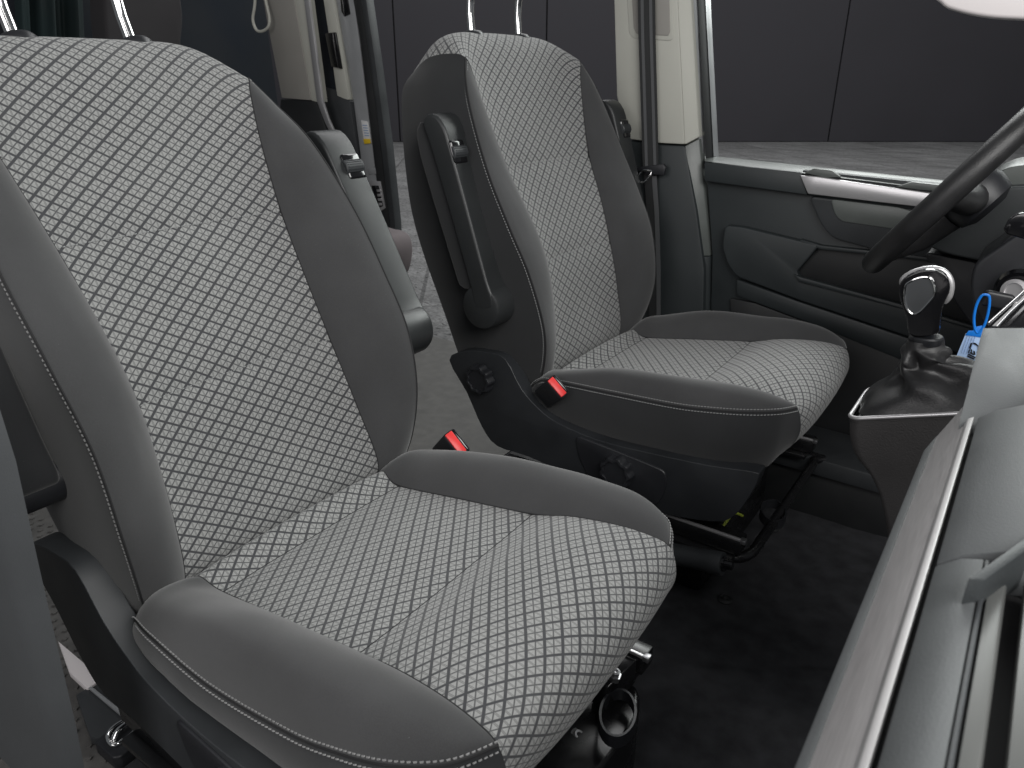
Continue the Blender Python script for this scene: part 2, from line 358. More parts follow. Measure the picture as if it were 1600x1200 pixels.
# ------------------------------------------------------------------ seats
def dist(a, b): return (a-b).length
def seat(name, yc, label, T, armlabel=None):
    root = thing(name, (0.40, yc, 0), label, 'car seat')
    Y = Vector((0, 1, 0))
    def P(x, y, z): return Vector((x, yc+y, z))
    def stitches(a, pts, nrm, off, parent, mt, name='stitching'):
        """row of little threads beside the curve pts"""
        bm = bmesh.new(); acc = 0; step = .0062; ln = .0042
        for i in range(len(pts)-1):
            p, q = pts[i], pts[i+1]; d = q-p; L_ = d.length
            if L_ < 1e-6: continue
            d.normalize(); n = nrm[i]; side = n.cross(d).normalized()
            while acc < L_:
                c = p+d*acc+side*off+n*.0006
                R = axes(d+side*.12, n); join2 = box_bm
                vs = []
                for sx in (-1, 1):
                    for sy in (-1, 1):
                        for sz in (-1, 1):
                            vs.append(bm.verts.new(c+R@Vector((sx*ln/2*(1 if sz < 0 else .7), sy*.0007, sz*.0007))))
                for f in ((0, 1, 3, 2), (4, 6, 7, 5), (0, 4, 5, 1), (2, 3, 7, 6), (1, 5, 7, 3), (0, 2, 6, 4)): bm.faces.new([vs[k] for k in f])
                acc += step
            acc -= L_
        return finish(name, bm, mt, parent, smooth=False)
    def strip(A, B, bul, nrm, n=14, wr=0.0, seed=0, sh=1.0):
        rows = []
        for i, (a, b) in enumerate(zip(A, B)):
            r = []
            for k in range(n+1):
                s = k/n; p = a.lerp(b, s)
                h = bul[i]*(math.sin(PI*s)**sh)
                if wr: h += (wr*noise.noise(p*9+Vector((seed, 0, 0)))+.0010*noise.noise(Vector((p.x*22, p.y*40, p.z*14+seed))))*math.sin(PI*s)
                r.append(p+nrm[i]*h)
            rows.append(r)
        return rows
    # ---------- panel (backrest and cushion share the method)
    def panel(edge, cen, dips, parent, nm, nu=28, vs=1):
        """edge: (x, half width, z) rows; cen: (x, z) rows; dips: row positions of cross seams"""
        E = resample(edge, 14); C = resample([(c[0], 0, c[1]) for c in cen], 14)
        # arclength of the centre
        s = [0]
        for a, b in zip(C, C[1:]): s.append(s[-1]+dist(a, b)*vs)
        rows = []; uvs = []
        for i, (e, c) in enumerate(zip(E, C)):
            ia, ib = max(i-1, 0), min(i+1, len(C)-1); t = (C[ib]-C[ia]).normalized(); nn = Vector((-t.z, 0, t.x))
            if nn.dot(Vector((1, 0, .6))) < 0 : nn = -nn
            f = i/14
            h = 0
            for d in dips: h -= .0050*math.exp(-abs((f-d)*14/1.5))
            r = []; uv = []
            for k in range(-nu//2, nu//2+1):
                w = k/(nu/2); a = abs(w); y = w*e.y
                bl = a**(2.9+3.0*max(0, min(1, (c.z-1.0)/.10)))
                x = c.x*(1-bl)+e.x*bl; z = c.z*(1-bl)+e.z*bl
                p = P(x, y, z)+nn*(h*(1-.5*a**4))+nn*.0010*noise.noise(Vector((x*8, y*8, z*8)))
                r.append(p); uv.append((y, s[i]))
            rows.append(r); uvs.append(uv)
        o = finish(nm, grid_bm(rows, uvs), M['lattice'], parent, angle=80)
        return E, C, rows, s
    # ---------- BACKREST
    B = T['back']
    edge = B['edge']; cen = B['cen']
    ti = B['tip']                                  # index of the row where the bolster closes
    ste = B['stitch']; bot = B['rear']
    E = resample(edge, 14); St = resample(ste, 14); Rr = resample(bot, 14)
    back = None
    # side pieces first: one mesh is the backrest itself, panel and bolsters are its sub-parts
    nA = len(St)
    bm = bmesh.new(); crest = {}
    for sg in (-1, 1):
        A = [P(p.x, sg*p.y, p.z) for p in St]; Bk = [P(p.x, sg*p.y, p.z) for p in Rr]
        nr = [Vector((0, sg, 0)) for _ in A]
        rows = strip(A, Bk, [.016]*nA, nr, 16, .0022, 3, .8)
        fe = [P(p.x, sg*p.y, p.z) for p in E[nA-1:]]; m_ = 17; last = []
        for k_ in range(m_):
            s_ = k_/(m_-1)*(len(fe)-1); a_ = int(s_); b_ = min(a_+1, len(fe)-1); last.append(fe[a_].lerp(fe[b_], s_-a_))
        for j in range(15):
            w = j/14; w = w*w; i = len(rows)-15+j
            rows[i] = [rows[i][k_].lerp(last[k_], w) for k_ in range(m_)]
        join(bm, grid_bm(rows))
    # rear cover
    rows = []
    for p in Rr: rows.append([P(p.x-.012*math.cos(PI*(k/12-.5)), (k/6-1)*p.y, p.z) for k in range(13)])
    join(bm, grid_bm(rows))
    # bottom closure
    e0, s0, r0 = E[0], St[0], Rr[0]
    rows = [[P(e0.x+.01, w*e0.y, e0.z) for w in (-1, -.5, 0, .5, 1)], [P((e0.x+r0.x)/2, w*(e0.y+.05), e0.z-.02) for w in (-1, -.5, 0, .5, 1)], [P(r0.x, w*r0.y, r0.z) for w in (-1, -.5, 0, .5, 1)]]
    join(bm, grid_bm(rows))
    back = finish('backrest', bm, M['side_fabric'], root, angle=70)
    Ee, Cc, prow, sarc = panel(edge, cen, B['dips'], back, 'centre_panel')
    for sg in (-1, 1):
        A = [P(p.x, sg*p.y, p.z) for p in E[:nA]]; Sx = [P(p.x, sg*p.y, p.z) for p in St]
        bl = resample([(b_, 0, 0) for b_ in B['bulge']], 14); bl = [b_.x for b_ in bl]
        nr = []
        for i in range(nA):
            ia, ib = max(0, i-1), min(nA-1, i+1); t = (A[ib]-A[ia]).normalized(); ac = (Sx[i]-A[i])
            n_ = t.cross(ac)
            if n_.length < 1e-6: n_ = Vector((1, 0, .4))
            n_.normalize()
            if n_.dot(Vector((1, 0, .4))) < 0: n_ = -n_
            nr.append(n_)
        rows = strip(A, Sx, bl, nr, 16, .003, 5+sg, .75)
        finish('bolster', grid_bm(rows), M['fabric'], back, angle=70)
        sn = [(nr[i]*.7+Vector((0, sg, 0))*.7).normalized() for i in range(nA)]
        SX = Sx[3:-2]; SN = sn[3:-2]
        mt = T['thread']
        stitches(0, SX, [(n_*.8+Vector((0, sg, 0))*.25).normalized() for n_ in nr[3:-2]], sg*.0055, back, mt)
        stitches(0, SX, [Vector((.15, sg, 0)).normalized()]*len(SX), -sg*.0055, back, mt)
        finish('seam_groove', tube_bm(Sx[1:], .0016, 6), M['seam'], back)  # groove's shade drawn as a dark half-sunk tube between stitch rows
        finish('edge_seam', tube_bm([a+Vector((.0, 0, 0)) for a in A[::2]], .0011, 6), M['seam'], back)
    # cross seams of fine pale thread
    for d in B['dips']:
        i = int(round(d*14)); r = prow[i]
        c = (r[len(r)//2]); nn = Vector((1, 0, .4)).normalized()
        stitches(0, [p+nn*.0004 for p in r], [nn]*len(r), 0, back, M['stitch_dark'], 'cross_stitching')
    # ---------- CUSHION
    Q = T['cushion']; edge = Q['edge']; cen = Q['cen']; ste = Q['stitch']; low = Q['low']
    E = resample(edge, 14); St = resample(ste, 14); Lo = resample(low, 14); nA = len(St)
    bm = bmesh.new()
    for sg in (-1, 1):
        A = [P(p.x, sg*p.y, p.z) for p in St]; Bk = [P(p.x, sg*p.y, p.z) for p in Lo]
        # end of the side: rows that follow the panel edge down the front
        nr = []
        for p in St:
            f = max(0, min(1, (p.x-.66)/.10)); nr.append(Vector((f*.9, sg*(1-f*.75), 0)).normalized())
        rows = strip(A, Bk, [.012]*(nA), nr, 14, .0025, 9, .8)
        # last row becomes the panel's front edge
        fe = [P(p.x, sg*p.y, p.z) for p in E[nA-1:]]
        m_ = len(rows[0]); last = []
        for k_ in range(m_):
            s_ = k_/(m_-1)*(len(fe)-1)*Q['cut']; a_ = int(s_); b_ = min(a_+1, len(fe)-1); last.append(fe[a_].lerp(fe[b_], s_-a_))
        # blend toward it over the last rows
        nb = 12
        base = [r[:] for r in rows]
        for j in range(nb+1):
            w = (j/nb); w = w*w*(3-2*w); i = len(rows)-1-nb+j
            rows[i] = [rows[i][k_].lerp(last[k_], w) for k_ in range(m_)]
        join(bm, grid_bm(rows))
    # underside
    rows = [[P(p.x*.98, w*p.y*.97, p.z-.004) for w in (-1, -.5, 0, .5, 1)] for p in Lo[:-6]]
    join(bm, grid_bm(rows))
    cu = finish('cushion', bm, M['side_fabric'], root, angle=70)
    Ee, Cc, prow, sarc = panel(edge, cen, Q['dips'], cu, 'centre_panel', 28, -1)
    for sg in (-1, 1):
        A = [P(p.x, sg*p.y, p.z) for p in E[:nA]]; Sx = [P(p.x, sg*p.y, p.z) for p in St]
        bl = [b_.x for b_ in resample([(b_, 0, 0) for b_ in Q['bulge']], 14)]
        rows = []
        for i in range(nA):
            a, b = A[i], Sx[i]; r = []
            for k_ in range(19):
                s_ = k_/18
                # rounded crest, steeper towards the outside
                h = bl[i]*(math.sin(PI*(s_**1.25)))**.7
                o_ = Vector((0, sg, 0))*bl[i]*.22*math.sin(PI*s_**2)
                p = a.lerp(b, s_)+Vector((0, 0, 1))*h+o_
                p += Vector((0, 0, 1))*(.003*noise.noise(p*9)+.0010*noise.noise(Vector((p.x*14, p.y*40, p.z*40))))*math.sin(PI*s_)
                r.append(p)
            rows.append(r)
        finish('bolster', grid_bm(rows), M['fabric'], cu, angle=70)
        SX = Sx[2:-1]; mt = T['thread']
        up = [Vector((.1, sg*.6, .75)).normalized()]*len(SX); sd = []
        for p in SX:
            f = max(0, min(1, (p.x-.66)/.10)); sd.append(Vector((f*.9, sg*(1-f*.75), .12)).normalized())
        stitches(0, SX, [(u_*.5+s_*.6).normalized() for u_, s_ in zip(up, sd)], sg*.0055, cu, mt)
        stitches(0, SX, sd, -sg*.0055, cu, mt)
        finish('seam_groove', tube_bm(Sx[1:], .0016, 6), M['seam'], cu)  # dark tube again drawn as the shaded stitch groove
        finish('edge_seam', tube_bm([a for a in A[::2]], .0011, 6), M['seam'], cu)
    for d in Q['dips']:
        finish('cross_seam', tube_bm([p+Vector((0, 0, .0002)) for p in prow[int(round(d*14))]], .0007, 6), M['seam'], cu)
    # ---------- headrest posts
    px, pz, ph = T['post']; lx, lz = T['lean']
    for sg in (-1, 1):
        b0 = P(px, sg*ph, pz-.03); d = Vector((lx, 0, lz)).normalized()
        po = finish('headrest_post', tube_bm([b0, b0+d*.07, b0+d*.10+Vector((.004, 0, 0)), b0+d*.20+Vector((.03, 0, 0))], .0092, 24), M['chrome'], root)
        co_ = P(px, sg*ph, pz-.006)
        finish('collar', lathe_bm(co_, d, [(.026, -.006), (.026, .002), (.021, .008), (.013, .0105), (.010, .0105)], 32), M['plastic'], po)
    return root, P

def side_shell(root, P, sg, dx=0, dz=0):
    """plastic side trim with a ledge on top, recess and rotary knobs; sg: which side"""
    y0 = sg*.262; y1 = sg*.300
    out = [(-.012, .452), (.035, .485), (.10, .497), (.155, .492), (.20, .430), (.25, .392), (.30, .372), (.40, .360), (.52, .366), (.65, .378), (.735, .392), (.748, .384), (.735, .335), (.712, .285), (.67, .255), (.53, .232), (.36, .248), (.22, .262), (.13, .262), (.085, .30), (.04, .38)]
    pts = [P(x+dx, y0, z+dz) for x, z in out]
    o = finish('side_shell', prism_bm(smooth_poly(pts, 3), Vector((0, y1-y0, 0)), .014, 5), M['plastic_soft'] if T_shell[0] else M['shell'], root, angle=50)
    # raised lower panel around the height knob
    rec = [(.345, .358), (.42, .352), (.50, .345), (.565, .338), (.57, .30), (.55, .245), (.40, .245), (.36, .30)]
    finish('knob_panel', prism_bm(round_poly([P(x+dx, y1-sg*.004, z+dz) for x, z in rec], .02), Vector((0, sg*.008, 0)), .003), M['plastic'], o, angle=50)
    for kx, kz, r in (((.092, .432, .034), (.458, .306, .036)) if root is far else ((.458, .306, .036),)):
        kn = finish('knob', lathe_bm(P(kx+dx, y1, kz+dz), (0, sg, 0), [(r*.85, 0), (r, .003), (r, .020), (r*.93, .025), (r*.78, .026), (r*.76, .022), (r*.1, .022)], 72, (1, 0, 0), 9, .07), M['plastic'], o, angle=35)
    return o
T_shell = [0]

def armrest(root, P, sg, piv, top, yo=0, pm='arm'):
    """folded-up armrest on the side sg, from the pivot to the top (x, z)"""
    pv = P(piv[0], 0, piv[1]); tp = P(top[0], 0, top[1]); up = (tp-pv).normalized(); fw = Vector((up.z, 0, -up.x))
    L_ = (tp-pv).length; ys = sg*(.283+yo); ye = sg*(.354+yo)
    def A(a, b, y): v = pv+up*a*L_+fw*b; v.y = P(0, y, 0).y; return v
    arm = thing_child = None
    sh = [(-.02, .036), (.06, .040), (.12, .036), (.50, .030), (.80, .024), (.90, .020), (.965, .006), (.985, -.016), (.95, -.035), (.85, -.030), (.5, -.020), (.1, -.012), (-.02, -.012)]
    o = finish('armrest', prism_bm(smooth_poly([A(a, b, ys) for a, b in sh], 2), Vector((0, ye-ys, 0)), .018, 5), M[pm], root, angle=50)
    # padded back half
    pad = [(.10, -.012), (.5, -.020), (.80, -.031), (.95, -.036), (.97, -.047), (.93, -.068), (.80, -.072), (.5, -.064), (.12, -.052), (.09, -.035)]
    finish('arm_pad', prism_bm(round_poly([A(a, b, ys+sg*.004) for a, b in pad], .012), Vector((0, ye-ys-sg*.012, 0)), .009, 3), M['side_fabric'], o, angle=50)
    # pivot hub
    c = A(-.01, .0, ys-sg*.01)
    hs = 1 if pm == 'arm' else .62
    hub = finish('pivot_cover', lathe_bm(c, (0, sg, 0), [(r_*hs, h_) for r_, h_ in ((.050, 0), (.050, .070), (.0475, .077), (.043, .0795), (.002, .081))], 48), M['arm' if pm == 'arm' else 'plastic'], o, angle=35)
    # height dial
    ym = (ys+ye)/2; fwd = .024; dcen = A(.775, fwd-.007, ym+sg*.011)
    finish('dial_frame', box_bm(A(.775, fwd-.010, ym+sg*.012), (.050, .044, .028), .006, axes(up, fw), 3), M['gloss'], o)
    dl = bmesh.new()
    join(dl, tube_bm([dcen-Vector((0, .022, 0)), dcen-Vector((0, .020, 0)), dcen+Vector((0, .020, 0)), dcen+Vector((0, .022, 0))], [.014, .016, .016, .014], 30))
    for i in range(22):
        a = 2*PI*i/22; d = up*math.cos(a)+fw*math.sin(a); c = dcen+d*.0161
        join(dl, box_bm(c, (.0016, .036, .0018), 0, axes(Vector((0, 1, 0)).cross(d), d)))
    finish('dial', dl, M['plastic_soft'], o, angle=30)
    return o

def buckle(root, c, x, z, lab=None):
    R = axes(x, z)      # x: width, z: up the stalk
    b = finish('belt_buckle', box_bm(c, (.052, .028, .095), .006, R, 3), M['plastic'], root)
    top = Vector(c)+R@Vector((0, 0, .0475))
    finish('release_button', box_bm(top+R@Vector((-.001, -.004, .001)), (.046, .016, .005), .0018, R), M['red'], b)
    # frame around the slot
    finish('button_frame', box_bm(top+R@Vector((-.001, .0078, .0008)), (.046, .0042, .004), .001, R), M['gloss'], b)
    return b

TN = dict(
 back=dict(edge=[(.160,.190,.375),(.200,.190,.436),(.172,.178,.55),(.128,.170,.668),(.078,.172,.77),(.022,.181,.874),(-.030,.197,.98),(-.062,.212,1.055),(-.086,.229,1.080),(-.124,.236,1.070),(-.172,.238,1.050),(-.205,.232,1.01)],
  cen=[(.160,.375),(.201,.436),(.162,.55),(.118,.668),(.066,.77),(.010,.874),(-.045,.98),(-.082,1.06),(-.11,1.108),(-.145,1.134),(-.185,1.128),(-.215,1.09)],
  stitch=[(.150,.235,.365),(.206,.256,.436),(.228,.270,.55),(.214,.273,.668),(.160,.276,.77),(.094,.277,.874),(.015,.266,.98),(-.052,.250,1.040),(-.086,.229,1.080)],
  rear=[(0,.24,.385),(-.03,.245,.42),(-.09,.25,.54),(-.15,.25,.66),(-.19,.252,.77),(-.21,.252,.88),(-.228,.245,.97),(-.232,.240,.99),(-.205,.232,1.01)],
  bulge=[.01,.014,.018,.022,.022,.018,.013,.007,0], dips=[3, 5], tip=8),
 cushion=dict(edge=[(.155,.19,.36),(.213,.183,.432),(.262,.175,.424),(.40,.176,.446),(.541,.178,.469),(.61,.184,.487),(.68,.190,.496),(.73,.195,.495),(.757,.198,.486),(.768,.199,.458),(.768,.199,.43),(.755,.197,.40),(.725,.19,.37),(.68,.18,.345)],
  cen=[(.155,.36),(.216,.442),(.262,.429),(.40,.450),(.541,.470),(.605,.496),(.68,.512),(.735,.506),(.768,.486),(.780,.452),(.762,.395),(.705,.315),(.645,.24),(.60,.19)],
  stitch=[(.15,.250,.35),(.21,.272,.415),(.27,.283,.428),(.40,.288,.428),(.54,.287,.446),(.61,.284,.462),(.68,.275,.482),(.733,.245,.49),(.757,.198,.486)],
  low=[(.15,.255,.33),(.21,.262,.345),(.27,.268,.345),(.40,.27,.345),(.54,.27,.350),(.61,.268,.355),(.68,.262,.362),(.722,.235,.362),(.742,.192,.372)],
  bulge=[.010,.018,.036,.060,.058,.046,.030,.013,0], dips=[2, 4], cut=.85),
 post=(-.168, 1.134, .086), lean=(-.36, .93), thread=M['stitch'])
def sh3(t, dx, dz, zadd=0): return [(a[0]+dx, a[1], a[2]+dz+zadd) if len(a) == 3 else (a[0]+dx, a[1]+dz+zadd) for a in t]
qn = TN['cushion']
TF = dict(
 back=dict(edge=[(.165,.18,.37),(.200,.178,.440),(.190,.166,.56),(.165,.157,.685),(.125,.168,.79),(.075,.186,.895),(.042,.205,1.0),(.02,.222,1.08),(.008,.236,1.120),(-.03,.242,1.128),(-.09,.244,1.120),(-.142,.239,1.09)],
  cen=[(.165,.37),(.203,.440),(.178,.56),(.152,.685),(.110,.79),(.06,.895),(.022,1.0),(-.004,1.08),(-.03,1.145),(-.065,1.174),(-.11,1.170),(-.145,1.13)],
  stitch=[(.165,.225,.375),(.222,.250,.445),(.247,.276,.56),(.220,.296,.69),(.172,.303,.79),(.116,.300,.895),(.066,.286,1.0),(.033,.266,1.07),(.008,.236,1.120)],
  rear=[(.0,.25,.40),(-.011,.255,.432),(-.057,.262,.56),(-.105,.27,.69),(-.135,.272,.79),(-.15,.27,.895),(-.16,.262,1.0),(-.162,.25,1.06),(-.142,.239,1.09)],
  bulge=[.01,.014,.018,.022,.022,.018,.013,.007,0], dips=[3, 5], tip=8),
 cushion=dict(edge=sh3(qn['edge'], .017, .011), cen=sh3(qn['cen'], .017, .011), stitch=[(a[0]+.017, a[1], a[2]+.011+(.012, .018, .022, .032, .022, .014, .004, 0, 0)[i]) for i, a in enumerate(qn['stitch'])],
  low=sh3(qn['low'], .017, .011), bulge=[.008,.012,.026,.048,.046,.038,.026,.012,0], dips=[2, 4], cut=.85),
 post=(-.084, 1.176, .094), lean=(-.08, 1), thread=M['stitch_dark'])

near, PN = seat('front_seat', 0.0, 'pale diamond patterned passenger seat in the foreground, largest and nearest of the two front seats', TN)
far, PF = seat('front_seat', 0.94, 'driver seat beside the gear lever and steering wheel, farther of the two diamond patterned seats', TF)
for o in (near, far): o['group'] = 'front seats of the van'
T_shell[0] = 1; side_shell(near, PN, -1, -.017, -.011); T_shell[0] = 0
side_shell(far, PF, -1)
armrest(far, PF, -1, (.125, .625), (.012, 1.022))
armrest(near, PN, -1, (.09, .60), (-.06, .99), 0, 'side_fabric')
armrest(near, PN, 1, (.128, .640), (-.045, 1.000), .028)
armrest(far, PF, 1, (.15, .64), (.045, 1.034), .020)
buckle(far, at(862, 612, 'y', .640), Vector((.62, .10, -.60)), Vector((.42, -.42, .62)))
buckle(near, at(704, 702, 'y', .315), Vector((.62, .05, -.60)), Vector((.50, -.30, .62)))

# under-seat frame of each seat
def underframe(root, P, dx):
    o = None
    for sg in (-1, 1):
        y = sg*.268
        a = finish('slide_rail', box_bm(P(.43+dx, y, .205), (.60, .040, .035), .004), M['steel'], root)
        finish('rail_highlight', box_bm(P(.43+dx, y-.017, .2255), (.595, .006, .006), .001), M['satin'], a)  # silver strip painting the specular line along the rail
        finish('rail_end', box_bm(P(.732+dx, y-.012, .222), (.012, .014, .010), .002), M['galv'], a)
        finish('rail_foot', box_bm(P(.44+dx, y, .180), (.56, .075, .012), .003), M['steel'], a)
    # bent tube running round the front
    pth = smooth_poly([P(.45+dx, -.285, .165), P(.60+dx, -.285, .165), P(.70+dx, -.278, .17), P(.738+dx, -.245, .172), P(.742+dx, -.15, .172), P(.742+dx, .15, .172), P(.738+dx, .245, .172), P(.70+dx, .278, .17), P(.10+dx, .285, .165)], 6, False)
    if root is far: finish('frame_tube', tube_bm(pth, .011, 12), M['steel'], root)
    finish('seat_box', box_bm(P(.34+dx, 0, .078), (.60, .44, .15), .018), M['steel'], root)
    bm = box_bm(P(.40+dx, 0, .25), (.56, .44, .09), .02)
    finish('seat_pan', bm, M['steel'], root)
underframe(near, PN, -.017); underframe(far, PF, 0)
# loop handles on the slide bars
def loop_handle(root, c, ang=0.0, s=1.0):
    pts = []
    for k in range(28):
        a = 2*PI*k/28
        v = Vector((math.cos(a)*.026*s, math.sin(a)*.045*s, 0)); v = Matrix.Rotation(ang, 3, 'Z') @ v
        pts.append(Vector(c)+v)
    bm = bmesh.new(); R = []
    for p in pts:
        d = (p-Vector(c)).normalized()
        R.append([bm.verts.new(p+d*a+Vector((0, 0, b))) for a, b in ((-.002, .011), (.002, .011), (.003, -.011), (-.001, -.011))])
    for i in range(len(R)):
        A, B = R[i], R[(i+1) % len(R)]
        for k in range(4): bm.faces.new((A[k], A[(k+1) % 4], B[(k+1) % 4], B[k]))
    finish('pull_handle', bm, M['plastic'], root, angle=50)
c = at(965, 1120, 'z', .19); loop_handle(near, c, .35)
c = at(1208, 803, 'z', .17); loop_handle(far, c, .3)
# front slide bracket and hardware seen under the near cushion
b = finish('bracket', prism_bm([at(975, 1018, 'z', .235), at(996, 1030, 'z', .235), at(950, 1075, 'z', .215), at(925, 1060, 'z', .215)], (0, 0, -.05), .003), M['steel'], near)
finish('bracket_edge', tube_bm([at(972, 1019, 'z', .2365), at(996, 1031, 'z', .2365)], .0016, 8), M['chrome'], b)
c = at(961, 1052, 'z', .228); finish('bolt', lathe_bm(c, (.2, 0, 1), [(.011, -.012), (.011, -.002), (.008, -.002), (.008, .005), (.004, .006), (.003, .003)], 6), M['galv'], b, smooth=False)
c = at(903, 1150, 'z', .16); finish('screw', lathe_bm(c, (.45, -.05, 1), [(.012, -.004), (.012, .001), (.009, .0025), (.007, .006), (.004, .006), (.0035, .003)], 32), M['galv'], near, angle=30)
finish('base_panel', prism_bm(smooth_poly([at(x, y, 'z', .165) for x, y in ((960, 1062), (988, 1066), (1000, 1088), (993, 1125), (962, 1172), (905, 1235), (800, 1300), (720, 1290), (860, 1110))], 3), (0, 0, -.13), .02, 4), M['steel'], near, angle=60)
for i in range(8):
    finish('rib', box_bm(at(850-i*9, 1158+i*11, 'z', .175), (.020, .004, .008), .001, Matrix.Rotation(-.3, 3, 'Z')), M['plastic_soft'], near)
# wire under the far seat
finish('wire', tube_bm(smooth_poly([at(1130, 822, 'z', .2), at(1142, 806, 'z', .215), at(1150, 802, 'z', .215), at(1160, 806, 'z', .2)], 5, False), .003, 8), M['cable'], far)

# ------------------------------------------------------------------ parking brake between seat and console
pb = thing('parking_brake', at(1070, 860, 'y', .60), 'black parking brake lever lying low beside the driver seat rail', 'parking brake')
a = at(930, 840, 'y', .60); e = at(1130, 881, 'y', .60); d = (e-a).normalized()
finish('grip', tube_bm([a, e-d*.03, e-d*.028, e], [.021, .022, .0235, .023], 24), M['plastic_soft'], pb)
finish('button', tube_bm([e-d*.002, e+d*.004, e+d*.0045, e+d*.018, e+d*.020], [.016, .015, .010, .0095, .006], 20), M['gloss'], pb)

# ------------------------------------------------------------------ carpet clips
for px_, py_ in ((1133, 935), (1208, 824)):
    c = at(px_, py_, 'z', 0.006)
    o = finish('carpet_clip', lathe_bm(c+Vector((0, 0, -.004)), (0, 0, 1), [(.017, 0), (.017, .003), (.012, .006), (.010, .004), (.007, .004), (.006, .010), (.002, .011)], 28), M['rubber'], None, angle=30)
    tag(o, 'round black clip pressed into the open carpet' if py_ > 900 else 'round black carpet clip next to the driver seat pull handle', 'floor clip', 'clips holding the carpet')

# ------------------------------------------------------------------ driver side pillar and belt
def quad(name, pts, ax, v, thick, m, parent, bev=.004, rnd=0, seg=2, label=None):
    P_ = [at(x, y, ax, v) for x, y in pts]
    if rnd: P_ = round_poly(P_, rnd)
    t = {'x': (thick, 0, 0), 'y': (0, thick, 0), 'z': (0, 0, thick)}[ax]
    return finish(name, prism_bm(P_, t, bev, seg), m, parent, angle=35, label=label)
pil = thing('door_pillar', at(1020, 480, 'y', 1.42), 'beige topped pillar with charcoal lower trim between driver seat and driver door', 'pillar')
def ext(p, q, k): return (p[0]+(q[0]-p[0])*k, p[1]+(q[1]-p[1])*k)
quad('upper_trim', [(957, -60), (963, 150), (978, 217), (1030, 224), (1070, 226), (1056, -60)], 'y', 1.38, .10, M['beige'], pil, .006)
# chamfered right flank of the trim
def hull(name, A, B, m, parent, bev=.004, label=None, angle=35):
    bm = bmesh.new(); a = [bm.verts.new(p) for p in A]; b = [bm.verts.new(p) for p in B]; n = len(a)
    bm.faces.new(a); bm.faces.new(b[::-1])
    for i in range(n): bm.faces.new((a[i], b[i], b[(i+1) % n], a[(i+1) % n]))
    bmesh.ops.recalc_face_normals(bm, faces=bm.faces)
    bevel(bm, bev, 2); return finish(name, bm, m, parent, angle=angle, label=label)
def flank(name, L2, R2, yl, yr, m, parent, back=.09, bev=.003):
    """strip between two pixel edges, left edge at y=yl, right edge at y=yr"""
    A = [at(*L2[0], 'y', yl), at(*R2[0], 'y', yr), at(*R2[1], 'y', yr), at(*L2[1], 'y', yl)]
    return hull(name, A, [p+Vector((0, back, 0)) for p in A], m, parent, bev)
flank('upper_trim_flank', [(1056, -60), (1070, 226)], [(1076, -60), (1092, 214)], 1.382, 1.40, M['beige'], pil, .08)
quad('lower_trim', [(978, 219), (1030, 226), (1070, 228), (1088, 330), (1100, 420), (1097, 620), (990, 620), (985, 400)], 'y', 1.384, .09, M['door'], pil, .006)
flank('lower_trim_flank', [(1070, 228), (1092, 400)], [(1093, 216), (1110, 400)], 1.386, 1.41, M['door_ledge'], pil, .08)
flank('lower_trim_flank', [(1092, 401), (1094, 620)], [(1110, 401), (1106, 620)], 1.386, 1.41, M['door'], pil, .08)
flank('door_seal', [(1077, -60), (1096, 300)], [(1086, -60), (1101, 300)], 1.41, 1.425, M['paint'], pil, .06)
# height adjuster recess
rc = [(976, -60), (983, 52), (990, 60), (1048, 64), (1053, 58), (1050, -60)]
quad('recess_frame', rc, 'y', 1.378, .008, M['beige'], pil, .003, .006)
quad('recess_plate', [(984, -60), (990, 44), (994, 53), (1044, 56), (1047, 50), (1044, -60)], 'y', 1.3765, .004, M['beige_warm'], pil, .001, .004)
belt = thing('seat_belt', at(1015, 270, 'y', 1.36), 'black driver seat belt hanging down the beige pillar with a metal tongue', 'seat belt')
def strap_bm(pts, halfw, y, th=.0016):
    bm = bmesh.new(); rows = []
    for (x, yy, w) in pts:
        c = at(x, yy, 'y', y); rows.append([bm.verts.new(c+Vector((sx*halfw*w, sy*th, 0))) for sx, sy in ((-1, -1), (1, -1), (1, 1), (-1, 1))])
    for A, B in zip(rows, rows[1:]):
        for k_ in range(4): bm.faces.new((A[k_], A[(k_+1) % 4], B[(k_+1) % 4], B[k_]))
    bm.faces.new(rows[0][::-1]); bm.faces.new(rows[-1]); return bm
bp_ = [(1009, -60, 1), (1011, 60, 1), (1014, 160, 1), (1017, 265, .98)]
finish('webbing', strap_bm(bp_, .0245, 1.362), M['webbing'], belt)
for dx in (-.0085, .0085):
    pts = [(x+dx*780, y, w) for x, y, w in bp_]
    finish('woven_band', strap_bm(pts, .0042, 1.3595, .0012), M['webbing2'], belt)
finish('lower_webbing', strap_bm([(1016, 262, .9), (1020, 330, .85), (1023, 420, .8), (1022, 520, .8)], .0225, 1.37), M['webbing'], belt)
finish('lower_band', strap_bm([(1022, 275, .9), (1026, 330, .85), (1029, 420, .8), (1029, 520, .8)], .008, 1.367, .001), M['webbing2'], belt)
tg = quad('tongue', [(992, 262), (1036, 256), (1040, 262), (1037, 274), (1010, 272), (1004, 266), (993, 268)], 'y', 1.352, .012, M['plastic'], belt, .002)
bm = tube_bm(smooth_poly([at(1003, 268, 'y', 1.345), at(996, 281, 'y', 1.34), at(1000, 284, 'y', 1.34), at(1009, 283, 'y', 1.34), at(1018, 269, 'y', 1.345), at(1012, 266, 'y', 1.345)], 4), .0024, 8, True)
finish('tongue_plate', bm, M['chrome'], tg)

